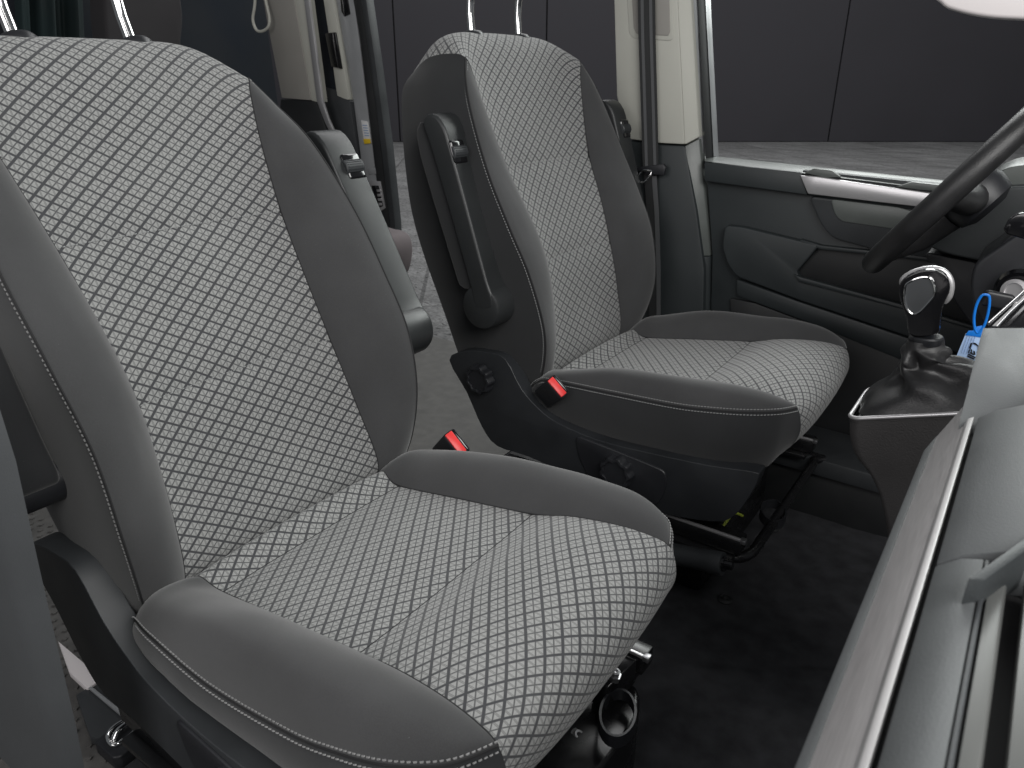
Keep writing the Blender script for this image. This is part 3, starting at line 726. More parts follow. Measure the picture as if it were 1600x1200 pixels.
# ------------------------------------------------------------------ driver door
door = thing('driver_door', at(1200, 640, 'y', 1.45), 'dark green grey driver door with silver trim strip and open storage pocket', 'door')
DY = 1.40
quad('door_panel', [(1103, 268), (1260, 285), (1640, 345), (1640, 760), (1104, 700), (1112, 400)], 'y', DY+.012, .05, M['door'], door, .006)
# ledge under the glass: top sloping surface and front face
def ystrip(name, top, bot, yt, yb, m, th=.03, bev=.004):
    A = [at(*p, 'y', yt) for p in top]; B = [at(*p, 'y', yb) for p in bot]
    F_ = A+B[::-1]; bk = [p+Vector((0, th, 0)) for p in F_]
    return hull(name, F_, bk, m, door, bev)
ystrip('ledge_top', [(1100, 244), (1640, 301)], [(1100, 252), (1640, 318)], 1.44, 1.385, M['door_ledge'], .03, .004)
ystrip('ledge_face', [(1100, 253), (1252, 269)], [(1100, 283), (1262, 305)], 1.384, 1.384, M['door'], .05, .004)
ystrip('window_rail', [(1254, 266), (1640, 305)], [(1262, 305), (1640, 360)], 1.399, 1.399, M['door'], .03, .002)
quad('silver_trim', [(1250, 274), (1275, 276), (1475, 305), (1640, 333), (1640, 352), (1450, 325), (1262, 303)], 'y', 1.378, .02, M['satin'], door, .003)
quad('recess_glint', [(1256, 270), (1272, 263), (1300, 266), (1314, 277), (1290, 278)], 'y', 1.384, .012, M['door_ledge'], door, .003)  # pale plate standing for light caught in the recess above the trim
quad('recess_glint', [(1398, 292), (1425, 284), (1480, 290), (1480, 300), (1440, 297)], 'y', 1.384, .012, M['door_ledge'], door, .003)  # second pale plate, likewise a painted catch of light
# door pull recess
quad('pull_surround', [(1262, 306), (1450, 330), (1640, 360), (1640, 420), (1400, 400), (1300, 372), (1283, 352)], 'y', 1.392, .03, M['plastic_soft'], door, .006, .02)
quad('door_pull', [(1297, 311), (1405, 324), (1440, 335), (1402, 359), (1314, 346), (1304, 335)], 'y', 1.3885, .008, M['door_ledge'], door, .003, .012)
# storage pocket: raised belly with an opening
quad('armrest_panel', [(1132, 352), (1160, 355), (1280, 384), (1245, 425), (1250, 434), (1420, 480), (1640, 545), (1640, 600), (1400, 520), (1250, 470), (1150, 432), (1136, 412), (1128, 385)], 'y', 1.385, .03, M['door'], door, .008, .014, 3)
quad('pocket', [(1284, 388), (1345, 392), (1480, 400), (1640, 420), (1640, 540), (1420, 478), (1252, 432), (1243, 425), (1250, 415)], 'y', 1.409, .006, M['rubber'], door, .001, .01)
quad('character_line', [(1250, 374), (1284, 384), (1400, 396), (1640, 425), (1640, 431), (1400, 402), (1284, 390), (1250, 381)], 'y', 1.387, .02, M['door'], door, .002)
quad('pocket_lip', [(1240, 428), (1250, 433), (1420, 479), (1640, 545), (1640, 552), (1420, 486), (1248, 441)], 'y', 1.378, .02, M['door'], door, .003)
quad('lower_panel', [(1150, 436), (1250, 472), (1400, 522), (1640, 603), (1640, 690), (1400, 560), (1250, 500), (1150, 462)], 'y', 1.392, .03, M['door'], door, .006)
quad('lower_slot', [(1140, 466), (1180, 474), (1400, 556), (1640, 660), (1640, 800), (1150, 640)], 'y', 1.398, .02, M['rubber'], door, .004)
# window frame
flank('window_frame', [(1087, -60), (1103, 262)], [(1098, -60), (1114, 246)], 1.415, 1.44, M['rubber'], door, .04)
flank('window_frame_edge', [(1099, -60), (1115, 245)], [(1103, -60), (1119, 245)], 1.44, 1.46, M['paint'], door, .02, .001)

# ------------------------------------------------------------------ steering wheel
sp_ = at(1365, 410, 'y', .94); wd = Vector((sp_.x-CAM.x, 0, sp_.z-CAM.z)); wdn = wd.normalized()
# wheel centre: in the plane spanned by Y and wdn; leftmost ray touches the rim
R_ = .188; Y0 = .94
rho_t = wd.length; ang_t = math.atan2(rho_t, .94-CAM.y)      # angle of that ray from Y
# the tangent circle centre on y = Y0
rho_c = None
for i in range(1, 4000):
    r_ = i*.0002; dd = math.hypot(r_, Y0-CAM.y)
    if math.atan2(r_, Y0-CAM.y)+math.asin(R_/dd) >= ang_t: rho_c = r_; break
wn = Vector((0, 1, 0)).cross(wdn).normalized()
if wn.z < 0: wn = -wn
wc = CAM.copy(); wc.y = Y0; wc += wdn*rho_c
wheel = thing('steering_wheel', wc, 'black leather steering wheel seen edge-on above the gear lever', 'steering wheel')
pts = [wc+Vector((0, 1, 0))*math.cos(a)*R_+wdn*math.sin(a)*R_ for a in [2*PI*k/96 for k in range(96)]]
finish('rim', tube_bm(pts, .0205, 20, True), M['leather'], wheel)
hubc = wc-wn*.030
finish('hub', lathe_bm(hubc, wn, [(.03, -.04), (.050, -.03), (.056, -.005), (.052, .014), (.04, .020), (.01, .022)], 40), M['plastic'], wheel)
for a in (PI*.5, 0, PI):
    d = Vector((0, 1, 0))*math.cos(a)+wdn*math.sin(a)
    bm = tube_bm([hubc+d*.05, hubc+d*.11+wn*.004, wc+d*(R_-.012)], [.028, .022, .017], 16)
    sp1 = finish('spoke', bm, M['leather'], wheel)
dn = -Vector((0, 1, 0))
bm = bmesh.new()
for i in range(14):
    f = -1+2*i/13; c = wc+dn*(R_-.035)-wn*.004+wdn*f*.017+wn*(.010*(1-f*f)+.004)
    join(bm, box_bm(c, (.010, .0016, .0016), .0, axes(dn+wdn*(.6 if i % 2 else -.6), wn)))
finish('stitching', bm, M['webbing2'], wheel)

# ------------------------------------------------------------------ driver side dashboard, column
cl = thing('steering_column', at(1570, 430, 'y', .80), 'black steering column shroud with indicator stalk and ignition lock at right edge', 'steering column')
def blob(name, c, sc, m, parent, rot=None, sub=4, p=2.6, label=None):
    bm = bmesh.new(); bmesh.ops.create_cube(bm, size=2); bmesh.ops.subdivide_edges(bm, edges=bm.edges, cuts=12, use_grid_fill=True)
    R = rot if rot is not None else Matrix.Identity(3)
    for v in bm.verts:
        n = v.co; l = (abs(n.x)**p+abs(n.y)**p+abs(n.z)**p)**(1/p); q = n/l
        v.co = Vector(c)+R@Vector((q.x*sc[0], q.y*sc[1], q.z*sc[2]))
    return finish(name, bm, m, parent, angle=80, label=label)
cax = (Vector((.55, 0, -.35))).normalized()
quad('lower_shroud', [(1516, 440), (1522, 412), (1560, 386), (1600, 358), (1700, 300), (1700, 560), (1570, 540), (1530, 500), (1518, 470)], 'y', .835, .15, M['plastic'], cl, .022, .02, 4)
quad('upper_shroud', [(1560, 384), (1600, 352), (1700, 280), (1700, 318), (1604, 378), (1570, 398)], 'y', .85, .12, M['plastic'], cl, .010, .006, 3)
lc = at(1590, 455, 'y', .80)
ig = finish('ignition_lock', lathe_bm(lc, (-.35, -1, .1), [(.036, -.02), (.036, .0), (.030, .006), (.022, .004), (.018, .002)], 40), M['gloss'], cl, angle=30)
finish('lock_ring', lathe_bm(lc+Vector((-.003, -.004, 0)), (-.35, -1, .1), [(.020, 0), (.020, .006), (.014, .007), (.013, .004)], 36), M['satin'], ig, angle=30)
a = at(1575, 352, 'y', .66); e = at(1660, 372, 'y', .74)
bm = prism_bm(round_poly([at(1567, 358, 'y', .68), at(1577, 341, 'y', .68), at(1592, 333, 'y', .68), at(1650, 330, 'y', .68), at(1650, 385, 'y', .68), at(1600, 374, 'y', .68), at(1572, 366, 'y', .68)], .008), (0, .03, 0), .007, 3)
finish('indicator_stalk', bm, M['gloss'], cl)

dd_ = thing('driver_dashboard', at(1560, 400, 'y', 1.2), 'dark curved dashboard behind the steering wheel at the right edge', 'dashboard')
quad('dash_body', [(1438, 352), (1462, 315), (1500, 298), (1548, 294), (1700, 286), (1700, 480), (1600, 440), (1540, 410), (1480, 398), (1446, 384)], 'y', 1.06, .28, M['dash_dark'], dd_, .035, .02, 5)
quad('dash_hood', [(1536, 296), (1552, 272), (1580, 260), (1700, 246), (1700, 292), (1600, 299)], 'y', 1.10, .20, M['door_ledge'], dd_, .012, .01, 4)
quad('lower_cover', [(1440, 392), (1480, 400), (1550, 414), (1700, 480), (1700, 620), (1540, 540), (1490, 470)], 'y', 1.12, .2, M['plastic'], dd_, .015, .03, 3)
finish('footwell_side', prism_bm([(1.02, 1.19, .02), (1.6, 1.19, .02), (1.6, 1.19, .55), (1.10, 1.19, .52)], (0, .03, 0), .01), M['plastic'], dd_)

vis = thing('sun_visor', at(1560, -30, 'y', .75), 'pale off white sun visor corner hanging in at the top right edge', 'sun visor')
finish('visor_panel', prism_bm(smooth_poly([at(x, y, 'y', .75) for x, y in ((1440, -40), (1468, 4), (1492, 17), (1540, 27), (1600, 31), (1700, 34), (1720, -60))], 4), (0, .03, 0), .012, 4), M['whitepl'], vis, angle=60)

# ------------------------------------------------------------------ key and tag
kc = at(1563, 470, 'y', .745)
key = thing('ignition_key', kc, 'folded black key sticking out of the ignition lock', 'key')
k1 = at(1536, 464, 'y', .745); k2 = at(1582, 474, 'y', .755)
finish('key_head', box_bm((k1+k2)/2, ((k2-k1).length, .014, .026), .005, axes(k2-k1, (0, 0, 1)), 3), M['plastic'], key)
finish('key_blade', box_bm(k2+(k2-k1).normalized()*.012, (.03, .003, .008), .001, axes(k2-k1, (0, 0, 1))), M['satin'], key)
kt = thing('key_tag', at(1515, 540, 'y', .735), 'pale blue key tag with handwriting hanging from a bright blue loop', 'key tag')
ky = .735
lp = [at(*p, 'y', ky) for p in ((1543, 461), (1534, 462), (1526, 476), (1522, 495), (1523, 512), (1528, 520), (1537, 510), (1543, 493), (1546, 476), (1546, 465))]
finish('loop', tube_bm(smooth_poly(lp, 4), .0021, 8, True), M['blue'], kt)
quad('clasp', [(1524, 511), (1534, 509), (1538, 522), (1550, 523), (1550, 530), (1508, 524), (1513, 517), (1520, 517)], 'y', ky-.001, .003, M['blue'], kt, .0006)
card = [(1509, 521), (1550, 526), (1536, 588), (1515, 590), (1492, 562)]
cd = quad('card', card, 'y', ky, .002, M['tag'], kt, .0004)
for i in range(4):
    a = at(1512+i*4.0, 524+.5*i, 'y', ky-.0013); b = at(1502+i*4.0, 552+.5*i, 'y', ky-.0013)
    finish('small_print', tube_bm([a, b], .00045, 4), M['print'], cd)
def text(body, p, right, up, size, parent, name='handwriting'):
    cu_ = bpy.data.curves.new('t', 'FONT'); cu_.body = body; cu_.size = size; cu_.shear = .35; cu_.offset = size*.012; cu_.extrude = .0002; cu_.space_character = .88
    to = bpy.data.objects.new('t', cu_); COL.objects.link(to); dg = bpy.context.evaluated_depsgraph_get()
    me = bpy.data.meshes.new_from_object(to.evaluated_get(dg)); bpy.data.objects.remove(to); bm = bmesh.new(); bm.from_mesh(me)
    R = axes(right, Vector(right).cross(up))
    for v in bm.verts:
        w = .0006*math.sin(v.co.x*900); v.co = Vector(p)+R@Vector((v.co.x, v.co.y+w, v.co.z))
    return finish(name, bm, M['ink'], parent, smooth=False)
def tx(a, b, body, size):
    p = at(*a, 'y', ky-.0012); q = at(*b, 'y', ky-.0012); r_ = (q-p).normalized(); u_ = Vector((0, -1, 0)).cross(r_)
    if u_.dot(at(a[0]+10, a[1]-3, 'y', ky)-at(*a, 'y', ky)) < 0: u_ = -u_
    text(body, p, r_, u_, size, cd)
tx((1517, 532), (1506, 586), 'Cali grau', .021)
tx((1499, 553), (1489, 590), '1990', .020)

# ------------------------------------------------------------------ centre console and gear lever
con = thing('centre_console', at(1400, 760, 'y', .47), 'dark grained console pod under the gear gaiter with bright rim', 'centre console')
CY = .40
# body as loft: top outline at z~.63-.67, tapering downwards and back
top = [(1328, 655), (1345, 636), (1372, 625), (1560, 585), (1640, 560), (1640, 640), (1480, 642), (1338, 660)]
def lay(pts, dzl): return [at(x, y, 'z', z_) for x, y, z_ in pts]
T0 = [Vector((.915, .415, .642)), Vector((.915, .53, .642)), Vector((.935, .56, .648)), Vector((1.30, .56, .772)), Vector((1.30, .405, .772)), Vector((.925, .405, .645))]
B0 = [Vector((.985, .425, .50)), Vector((.985, .52, .50)), Vector((1.0, .55, .50)), Vector((1.30, .55, .50)), Vector((1.30, .41, .50)), Vector((.99, .415, .50))]
C0 = [Vector((1.08, .43, .12)), Vector((1.08, .52, .12)), Vector((1.10, .54, .12)), Vector((1.30, .54, .12)), Vector((1.30, .42, .12)), Vector((1.10, .42, .12))]
rows = [round_poly(x, .022, 5) for x in (T0, [a.lerp(b, .35)+Vector((-.012, 0, 0)) for a, b in zip(T0, B0)], B0, C0)]
rr = resample_rows = []
for i in range(len(rows[0])):
    pass
cols = []
for i in range(len(rows[0])): cols.append(smooth_poly([r[i] for r in rows], 5, False))
g = [[cols[i % len(cols)][j] for i in range(len(cols)+1)] for j in range(len(cols[0]))]
bm = grid_bm(g); bmesh.ops.remove_doubles(bm, verts=bm.verts, dist=1e-5)
finish('console_body', bm, M['console'], con, angle=60)
rim = round_poly([p+Vector((0, 0, .003)) for p in T0], .022, 5)
finish('bright_rim', tube_bm(rim, .0030, 10, True), M['satin'], con)
bm = bmesh.new(); bm.faces.new([bm.verts.new(p+Vector((0, 0, -.004))) for p in round_poly(T0, .022, 5)]); finish('top_plate', bm, M['gloss'], con, smooth=False)

gl = thing('gear_lever', Vector((.985, .47, .66)), 'glossy black and chrome gear lever rising from a creased leather gaiter', 'gear lever')
# gaiter: stacked closed loops with folds
kb = at(1447, 535, 'y', .47)
base = [(.915, .395), (.912, .47), (.918, .545), (.98, .575), (1.06, .575), (1.13, .55), (1.14, .47), (1.12, .40), (1.06, .375), (.98, .378)]
def ring(cx, cy, z, rx, ry, f, seed, tilt=0, sq=0.0, n=72):
    out = []
    for k in range(n):
        a = 2*PI*k/n; ca, sa = math.cos(a), math.sin(a)
        q = 1/((abs(ca)**(2+sq)+abs(sa)**(2+sq))**(1/(2+sq)))
        w = 1+f*(.55*math.sin(3*a+seed)+.35*math.sin(5*a-seed*1.7)+.2*math.sin(9*a+seed*.6))
        x = ca*q*rx*w; y = sa*q*ry*w
        out.append(Vector((cx+x, cy+y, z+tilt*x+f*.10*math.sin(4*a+seed*2)*.25)))
    return out
L0 = [ring(1.005, .482, .676, .086, .074, .0, 0, .33, 4), ring(1.003, .481, .684, .080, .068, .03, .2, .30, 2.6), ring(1.002, .479, .697, .066, .056, .10, .7, .30, 1.2), ring(1.000, .476, .709, .054, .044, .17, 1.3, .35, .5),
      ring(.992, .473, .717, .038, .031, .20, 2.0, .4), ring(.984, .471, .723, .027, .025, .18, 2.6, .3), ring(.984, .470, .731, .0275, .026, .16, 3.2, .25), ring(.981, .470, .740, .0265, .024, .12, 4.0, .2), ring(.980, .470, .749, .0215, .0205, .05, 4.8, .1), ring(.980, .470, .757, .0195, .0195, 0, 5, .1)]
cols = [smooth_poly([r[k_] for r in L0], 4, False) for k_ in range(72)]
g = [[cols[i % 72][j] for i in range(73)] for j in range(len(cols[0]))]
for r in g:
    for i, p in enumerate(r):
        a_ = 2*PI*i/72; w_ = max(0, min(1, (p.z-.682)/.02))*max(0, min(1, (.748-p.z)/.015))
        dv = Vector((math.cos(a_), math.sin(a_), .25))
        q_ = math.sin(4*a_+(p.z-.68)*95)+.5*math.sin(7*a_-(p.z-.68)*60+1)
        p = p+dv*(.0062*w_*q_)
        r[i] = p+Vector((1, .4, .3))*.007*noise.noise(p*34)
bm = grid_bm(g); bmesh.ops.remove_doubles(bm, verts=bm.verts, dist=1e-5)
finish('gaiter', bm, M['leather'], gl, angle=80)
finish('collar', lathe_bm((.981, .47, .750), (-.05, 0, 1), [(.0195, 0), (.0208, .003), (.0208, .010), (.019, .012)], 40), M['plastic'], gl)
# knob: profile drawn in the plane facing the rear-right, given depth
kn = [(1420, 522), (1417, 500), (1410, 480), (1405, 462), (1405, 448), (1411, 437), (1425, 428), (1445, 422), (1465, 423), (1478, 430), (1484, 443), (1483, 458), (1475, 474), (1471, 490), (1468, 512), (1466, 521), (1442, 526)]
kd = (Vector((.985, .47, .80))-CAM); kd.z = 0; kd.normalize()
def atp(px, py, c, n):
    d = Fw*FPX+Rt*(px-800)+Up*(600-py); t = ((Vector(c)-CAM).dot(n))/d.dot(n); return CAM+d*t
kcn = Vector((.984, .47, .80))
bm = prism_bm(smooth_poly([atp(x, y, kcn-kd*.018, kd) for x, y in kn], 2), kd*.042, .0125, 5)
kbody = finish('knob', bm, M['gloss'], gl, angle=70)
fc = [(1414, 450), (1420, 441), (1437, 434), (1452, 434), (1459, 443), (1461, 459), (1450, 474), (1436, 488), (1424, 490), (1415, 476)]
fp = smooth_poly([atp(x, y, kcn-kd*.0205, kd) for x, y in fc], 4)
finish('knob_ring', tube_bm(fp, .0016, 8, True), M['chrome'], kbody)
bm = prism_bm([p for p in fp], kd*.010, .0); finish('knob_inlay', bm, M['plastic_soft'], kbody, angle=30)
cr = [(1409, 446), (1413, 436), (1427, 427), (1446, 421.5), (1466, 422), (1479, 430), (1485, 444), (1483, 460), (1476, 474)]
finish('chrome_cap', tube_bm(smooth_poly([atp(x, y, kcn-kd*.001, kd) for x, y in cr], 5, False), [.002, .003, .004, .0045]+[.005]*33+[.0045, .004, .003, .002], 12), M['satin'], kbody)

# ------------------------------------------------------------------ passenger dashboard (close to the lens)
dsh = thing('passenger_dashboard', Vector((1.06, -.2, .80)), 'grey passenger dashboard edge with brushed trim strip and air vent, along right side', 'dashboard')
def dx_(pxb, z): return at(pxb, 1200, 'z', z).x
def runY(name, prof, y0, y1, m, parent, bev=.001, y1s=None, seg=2):
    A = [Vector((x, y0, z)) for x, z in prof]; B = [Vector((x, y1 if y1s is None else y1s[i], z)) for i, (x, z) in enumerate(prof)]
    return hull(name, A, B, m, parent, bev)
zl = .765
lip = [(dx_(1240, zl), zl), (dx_(1262, zl+.004), zl+.004), (dx_(1262, zl)+.01, zl-.02), (dx_(1240, zl)+.004, zl-.02)]
runY('lower_lip', lip, -.60, .13, M['dash'], dsh, .0012, [.095, .13, .13, .095])
z1, z2 = zl+.002, .795
runY('trim_panel', [(dx_(1260, z1), z1), (dx_(1337, z2), z2), (dx_(1337, z2)+.01, z2-.012), (dx_(1260, z1)+.01, z1-.012)], -.60, .2, M['trimgrey'], dsh, .0008, [.125, .195, .195, .125])
runY('bright_strip', [(dx_(1333, .795), .795), (dx_(1340, .799), .799), (dx_(1357, .801), .801), (dx_(1362, .797), .797), (dx_(1350, .790), .786)], -.60, .205, M['strip'], dsh, .0006)
runY('gap', [(dx_(1358, .79), .79), (dx_(1380, .79), .79), (dx_(1380, .79), .78), (dx_(1358, .79), .78)], -.60, .30, M['seam'], dsh, 0)
z3 = .806; z4 = .817; z5 = .835
runY('dash_face', [(dx_(1369, z3), z3), (dx_(1425, z4), z4), (dx_(1476, z4+.004), z4+.004), (dx_(1476, z4)+.01, z4-.03), (dx_(1369, z3)+.006, z3-.02)], -.60, -.158, M['dash'], dsh, .0015)
runY('dash_face', [(dx_(1370, z3), z3), (dx_(1425, z4), z4), (dx_(1590, z5), z5), (dx_(1590, z5)+.01, z5-.03), (dx_(1370, z3)+.006, z3-.02)], -.155, .10, M['dash'], dsh, .0015)
runY('dash_top', [(dx_(1592, z5), z5+.001), (dx_(1592, z5)+.25, z5+.05), (dx_(1592, z5)+.25, z5-.1), (dx_(1592, z5), z5-.1)], -.155, .26, M['dash_dark'], dsh, .0015)
runY('dash_core', [(dx_(1300, .70)+.02, .70), (dx_(1480, .79), .785), (1.34, .785), (1.34, .5), (1.10, .5)], -.62, .26, M['plastic'], dsh, .004)
# air vent
vt = finish('air_vent', hull_bm := prism_bm([(dx_(1477, .80), -.60, .80), (1.34, -.60, .80), (1.34, -.10, .80), (dx_(1600, .80), -.10, .80), (dx_(1510, .80), -.157, .80), (dx_(1477, .80), -.157, .80)], (0, 0, -.006), 0), M['seam'], dsh)
runY('vent_frame', [(dx_(1478, .822), .822), (dx_(1490, .822), .822), (dx_(1490, .80), .80), (dx_(1478, .80), .80)], -.60, -.16, M['plastic_soft'], vt, .001)
def slat(px0, px1, z, y0, y1, m, nm='slat'):
    return runY(nm, [(dx_(px0, z-.004), z-.004), (dx_(px0+4, z), z), (dx_(px1-4, z), z), (dx_(px1, z-.004), z-.004), (dx_(px1, z-.012), z-.012), (dx_(px0, z-.012), z-.012)], y0, y1, m, vt, .0008)
slat(1492, 1535, .819, -.335, -.165, M['slat'])
slat(1570, 1640, .817, -.335, -.16, M['slat'])
slat(1536, 1571, .805, -.345, -.325, M['dash'])
finish('vent_bar', hull_bm2 := prism_bm([at(1512, 903, 'z', .836), at(1640, 812, 'z', .836), at(1640, 834, 'z', .836), at(1540, 905, 'z', .836)], (0, 0, -.03), .0015), M['dash_dark'], vt)
# centre stack bezel
st = thing('centre_stack', Vector((1.10, .3, .85)), 'glossy black centre stack bezel with chrome edge beside the grey dashboard corner', 'centre stack')
A = [at(1500, 650, 'y', .12), at(1516, 590, 'y', .16), at(1530, 530, 'y', .22), at(1536, 514, 'y', .25), at(1546, 508, 'y', .27)]
def stk(name, pix, yl, th, m, bev): return finish(name, prism_bm([at(x, y, 'y', v) for x, y, v in pix], th, bev), m, st)
stk('stack_side', [(1490, 702, .09), (1500, 655, .11), (1512, 600, .15), (1530, 530, .22), (1538, 511, .24), (1552, 513, .25), (1640, 512, .25), (1640, 702, .09)], 0, (.012, .02, -.01), M['dash'], .004)
stk('bezel', [(1548, 510, .27), (1640, 424, .38), (1640, 512, .27)], 0, (.01, .02, -.004), M['gloss'], .001)
finish('chrome_edge', tube_bm([at(1545, 506, 'y', .262), at(1640, 420, 'y', .375)], .0018, 10), M['chrome'], st)
finish('inner_chrome', tube_bm([at(1558, 511, 'y', .258), at(1580, 487, 'y', .285), at(1640, 432, 'y', .36)], .0013, 10), M['chrome'], st)

# ------------------------------------------------------------------ near door pillar (passenger side, lower left)
np_ = thing('door_pillar', at(60, 1150, 'y', -.40), 'smooth grey passenger pillar trim filling the lower left corner, before the nearest seat', 'pillar')
edge = [(-14, 600), (0, 640), (25, 720), (60, 880), (85, 990), (105, 1075), (118, 1130), (132, 1200), (150, 1290)]
fr = [at(x, y, 'y', -.385) for x, y in edge]
rows = []
for i, p in enumerate(fr):
    r = []
    for (ax_, ay_) in ((-.16, .035), (-.055, .012), (0, 0), (-.012, -.014), (-.04, -.022), (-.09, -.026), (-.30, -.03)):
        r.append(p+Vector((ax_, ay_, 0)))
    rows.append(r)
finish('pillar_trim', grid_bm([smooth_poly(r, 3, False) for r in smooth_rows(rows)] if 'smooth_rows' in globals() else rows), M['dash_near'] if 'dash_near' in M else M['plastic_soft'], np_, angle=80)

# ------------------------------------------------------------------ floor rail behind the near seat
fr_ = thing('floor_rail', at(160, 1100, 'z', 0), 'scratched dark floor rail ending in a chrome latch, lower left under the nearest seat', 'floor rail')
def fz(name, pts, z, th, m, parent, bev=.002): return finish(name, prism_bm([at(x, y, 'z', z) for x, y in pts], (0, 0, -th), bev), m, parent)
fz('white_strip', [(90, 1000), (161, 1060), (136, 1076), (108, 1050)], .02, .015, M['whitepl'], fr_, .003)
fz('rail_body', [(118, 1085), (160, 1060), (260, 1130), (200, 1170), (140, 1150)], .015, .02, M['plastic_soft'], fr_, .003)
fz('rail_ridge', [(135, 1072), (141, 1070), (205, 1122), (199, 1126)], .019, .006, M['paint'], fr_, .001)
fz('rail_end', [(146, 1158), (212, 1110), (240, 1130), (238, 1140), (188, 1182), (176, 1184)], .022, .03, M['plastic'], fr_, .004)
lt = finish('latch', tube_bm(smooth_poly([at(*p, 'z', .026) for p in ((168, 1154), (172, 1142), (186, 1130), (205, 1122), (215, 1122), (226, 1130), (212, 1142), (180, 1164))], 4), .0036, 10, True), M['chrome'], fr_)
finish('latch_lever', tube_bm(smooth_poly([at(*p, 'z', .03) for p in ((176, 1158), (184, 1142), (200, 1130), (213, 1126))], 4, False), .005, 10), M['chrome'], lt)

# ------------------------------------------------------------------ rear left: pillar, strap, sliding door
rp = thing('rear_pillar', at(440, 160, 'y', 1.42), 'slanting beige pillar beside the dark rear cabin, left of the sliding door', 'pillar')
def leanq(name, pts, yb, yt, th, m, parent, bev=.004, ang=35, label=None):
    """pixel polygon whose points lie on a side wall leaning inwards: y from yb (at py 430) to yt (at py 0)"""
    P_ = [at(x, y, 'y', yt+(yb-yt)*(y/430)) for x, y in pts]
    return finish(name, prism_bm(P_, (0, th, 0), bev), m, parent, angle=ang, label=label)
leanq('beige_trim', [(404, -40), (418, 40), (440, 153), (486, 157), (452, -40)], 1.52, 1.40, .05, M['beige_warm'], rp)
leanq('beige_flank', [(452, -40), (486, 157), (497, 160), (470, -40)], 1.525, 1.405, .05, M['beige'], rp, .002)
leanq('pillar_base', [(438, 155), (486, 158), (497, 161), (512, 215), (548, 330), (500, 330), (430, 330)], 1.50, 1.41, .05, M['rubber'], rp)
leanq('bright_seal', [(470, -40), (477, -40), (503, 158), (512, 185), (530, 225), (524, 224), (507, 190), (495, 158)], 1.515, 1.395, .012, M['satin'], rp, .001)
strap = finish('grab_strap', tube_bm(smooth_poly([at(x, y, 'y', 1.38) for x, y in ((400, -30), (398, 8), (395, 30), (400, 46), (409, 49), (419, 42), (421, 28), (415, 0), (410, -30))], 5, False), .0055, 10), M['beige'])
for v in strap.data.vertices: pass
tag(strap, 'pale grab strap loop hanging in front of the dark rear cabin', 'grab strap')
sd_ = thing('sliding_door', at(600, 430, 'y', 1.58), 'open grey sliding door edge with latch plate and warning label behind the nearest seat', 'door')
leanq('window_edge', [(478, -40), (500, -40), (532, 140), (505, 140)], 1.60, 1.48, .01, M['navy'], sd_, .001)
leanq('door_beige', [(499, -40), (514, -40), (528, 48), (545, 156), (527, 155), (512, 45)], 1.585, 1.465, .04, M['beige'], sd_, .003)
leanq('recess_handle', [(507, 52), (523, 50), (533, 108), (517, 104)], 1.575, 1.455, .012, M['gloss'], sd_, .004)
leanq('door_trim', [(500, 135), (526, 141), (546, 158), (562, 260), (590, 440), (560, 440), (520, 250)], 1.585, 1.465, .04, M['plastic_soft'], sd_, .004)
leanq('jamb', [(518, -40), (548, -40), (572, 150), (590, 300), (606, 450), (586, 450), (570, 300), (552, 160)], 1.59, 1.47, .05, M['paint'], sd_, .006)
leanq('jamb_rubber', [(545, -40), (560, -40), (580, 100), (597, 250), (612, 380), (618, 500), (606, 500), (600, 380), (582, 230), (562, 60)], 1.585, 1.465, .03, M['rubber'], sd_, .003)  # black rubber strip along the jamb
leanq('outer_edge', [(558, -40), (566, -40), (588, 110), (604, 230), (617, 350), (623, 500), (616, 500), (610, 360), (596, 240), (578, 100)], 1.58, 1.46, .04, M['plastic_soft'], sd_, .003)
lb = leanq('warning_label', [(564, 188), (574, 190), (579, 223), (569, 224)], 1.583, 1.463, .006, M['white'], sd_, .0005)
leanq('label_band', [(567.5, 217), (577.8, 217), (579, 224), (569, 225)], 1.581, 1.461, .003, M['yellow'], lb, .0003)
for i in range(5):
    leanq('label_text', [(566+i*.9, 195+i*4), (573.5+i*.8, 195.5+i*4), (573.7+i*.8, 196.7+i*4), (566.2+i*.9, 196.2+i*4)], 1.581, 1.461, .001, M['print'], lb, 0)
lp_ = leanq('latch_plate', [(576, 283), (594, 283), (602, 325), (585, 336), (580, 320)], 1.58, 1.46, .01, M['satin'], sd_, .002)
leanq('latch_socket', [(580, 290), (591, 290), (598, 322), (587, 328)], 1.577, 1.457, .006, M['gloss'], lp_, .002)
for i in range(4): leanq('latch_tooth', [(588+i*.9, 296+i*7), (593+i*.9, 296+i*7), (594+i*.9, 300+i*7), (589+i*.9, 300+i*7)], 1.574, 1.454, .006, M['satin'], lp_, .0008)
leanq('jamb_cap', [(531, -6), (542, -6), (546, 22), (538, 26), (533, 18)], 1.583, 1.463, .01, M['gloss'], sd_, .002)
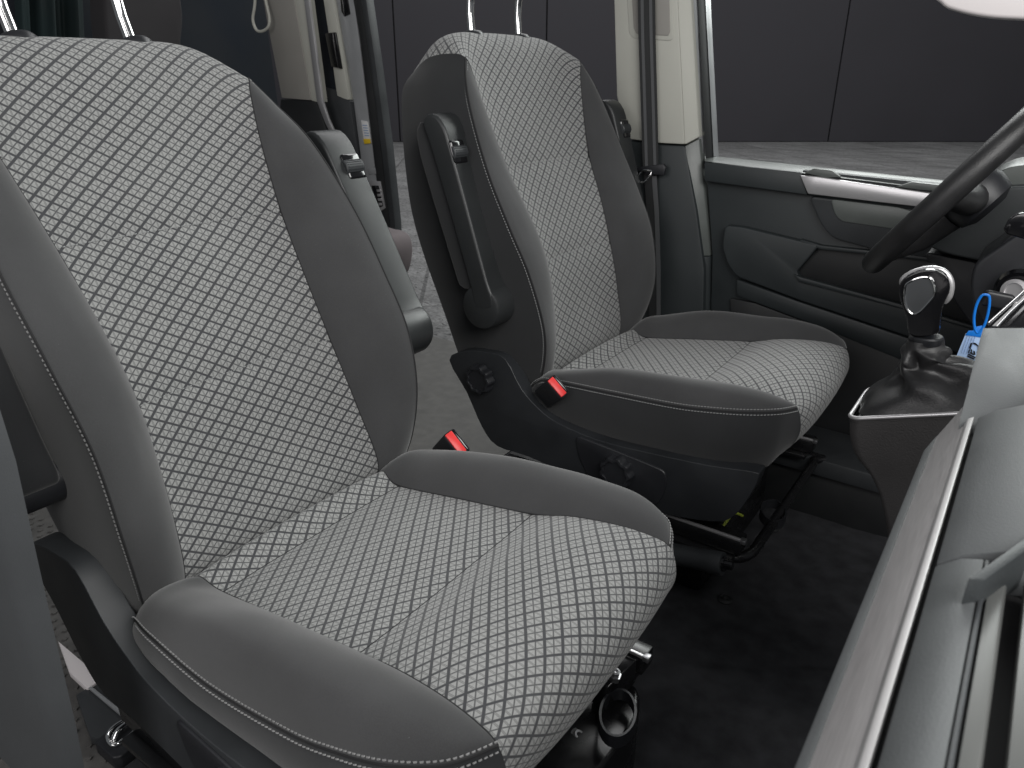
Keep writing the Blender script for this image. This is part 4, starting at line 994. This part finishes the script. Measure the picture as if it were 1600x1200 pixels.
leanq('rubber_plug', [(573, 262), (586, 262), (589, 272), (576, 273)], 1.584, 1.464, .004, M['paint'], sd_, .002)

# rear seats and cabin behind
rw = plane_obj = finish('rear_cabin_wall', prism_bm([at(-60, -60, 'x', -2.3), at(404, -60, 'x', -2.3), at(404, -60, 'x', -2.3)+Vector((0, 0, 0)), at(470, 430, 'x', -2.3), at(-60, 430, 'x', -2.3)][:2]+[at(470, 430, 'x', -2.3), at(-60, 430, 'x', -2.3)], (-.05, 0, 0), .0), M['navy'])
tag(rw, 'near black rear cabin interior wall behind the nearest seat', 'wall')
for i, (x0, x1, mm, xx) in enumerate(((52, 78, 'green', -2.0), (86, 112, 'green', -2.1), (112, 136, 'green', -1.95))):
    pass
cur = thing('window_curtain', at(90, 40, 'x', -2.1), 'dark green curtain folds behind the headrest posts of the nearest seat', 'curtain')
rows = []
for j in range(8):
    r = []
    for k_ in range(60):
        f = k_/59; x = 24+f*112; p = at(x+(-3+j)*1.5, -60+j*30, 'x', -2.1); r.append(p+Vector((.03*math.sin(f*17)+.012*math.sin(f*41), 0, 0)))
    rows.append(r)
finish('curtain_cloth', grid_bm(rows), M['green'], cur, angle=80)
rs = thing('rear_bench', at(225, 60, 'x', -1.5), 'dark grey rear passenger seat back just visible above the nearest seat', 'car seat')
hr = [(168, -70), (163, 0), (168, 66), (178, 120), (280, 120), (284, 66), (287, 30), (284, 0), (276, -30), (268, -70)]
finish('seat_back', prism_bm(smooth_poly([at(x, y, 'x', -1.5) for x, y in hr], 3), (-.10, 0, 0), .03, 4), M['rearfab'], rs, angle=60)
ra = thing('jump_bench', at(600, 430, 'y', 1.30), 'mauve grey upholstered seat corner between nearest seat and sliding door', 'rear seat')
finish('bolster', prism_bm(smooth_poly([at(x, y, 'y', 1.30) for x, y in ((560, 365), (590, 364), (608, 370), (616, 385), (617, 405), (612, 430), (600, 440), (575, 445))], 3), (0, .10, 0), .012, 4), M['rearfab2'], ra, angle=60)
finish('base', box_bm(at(600, 500, 'y', 1.36), (.18, .09, .20), .02), M['rubber'], ra)
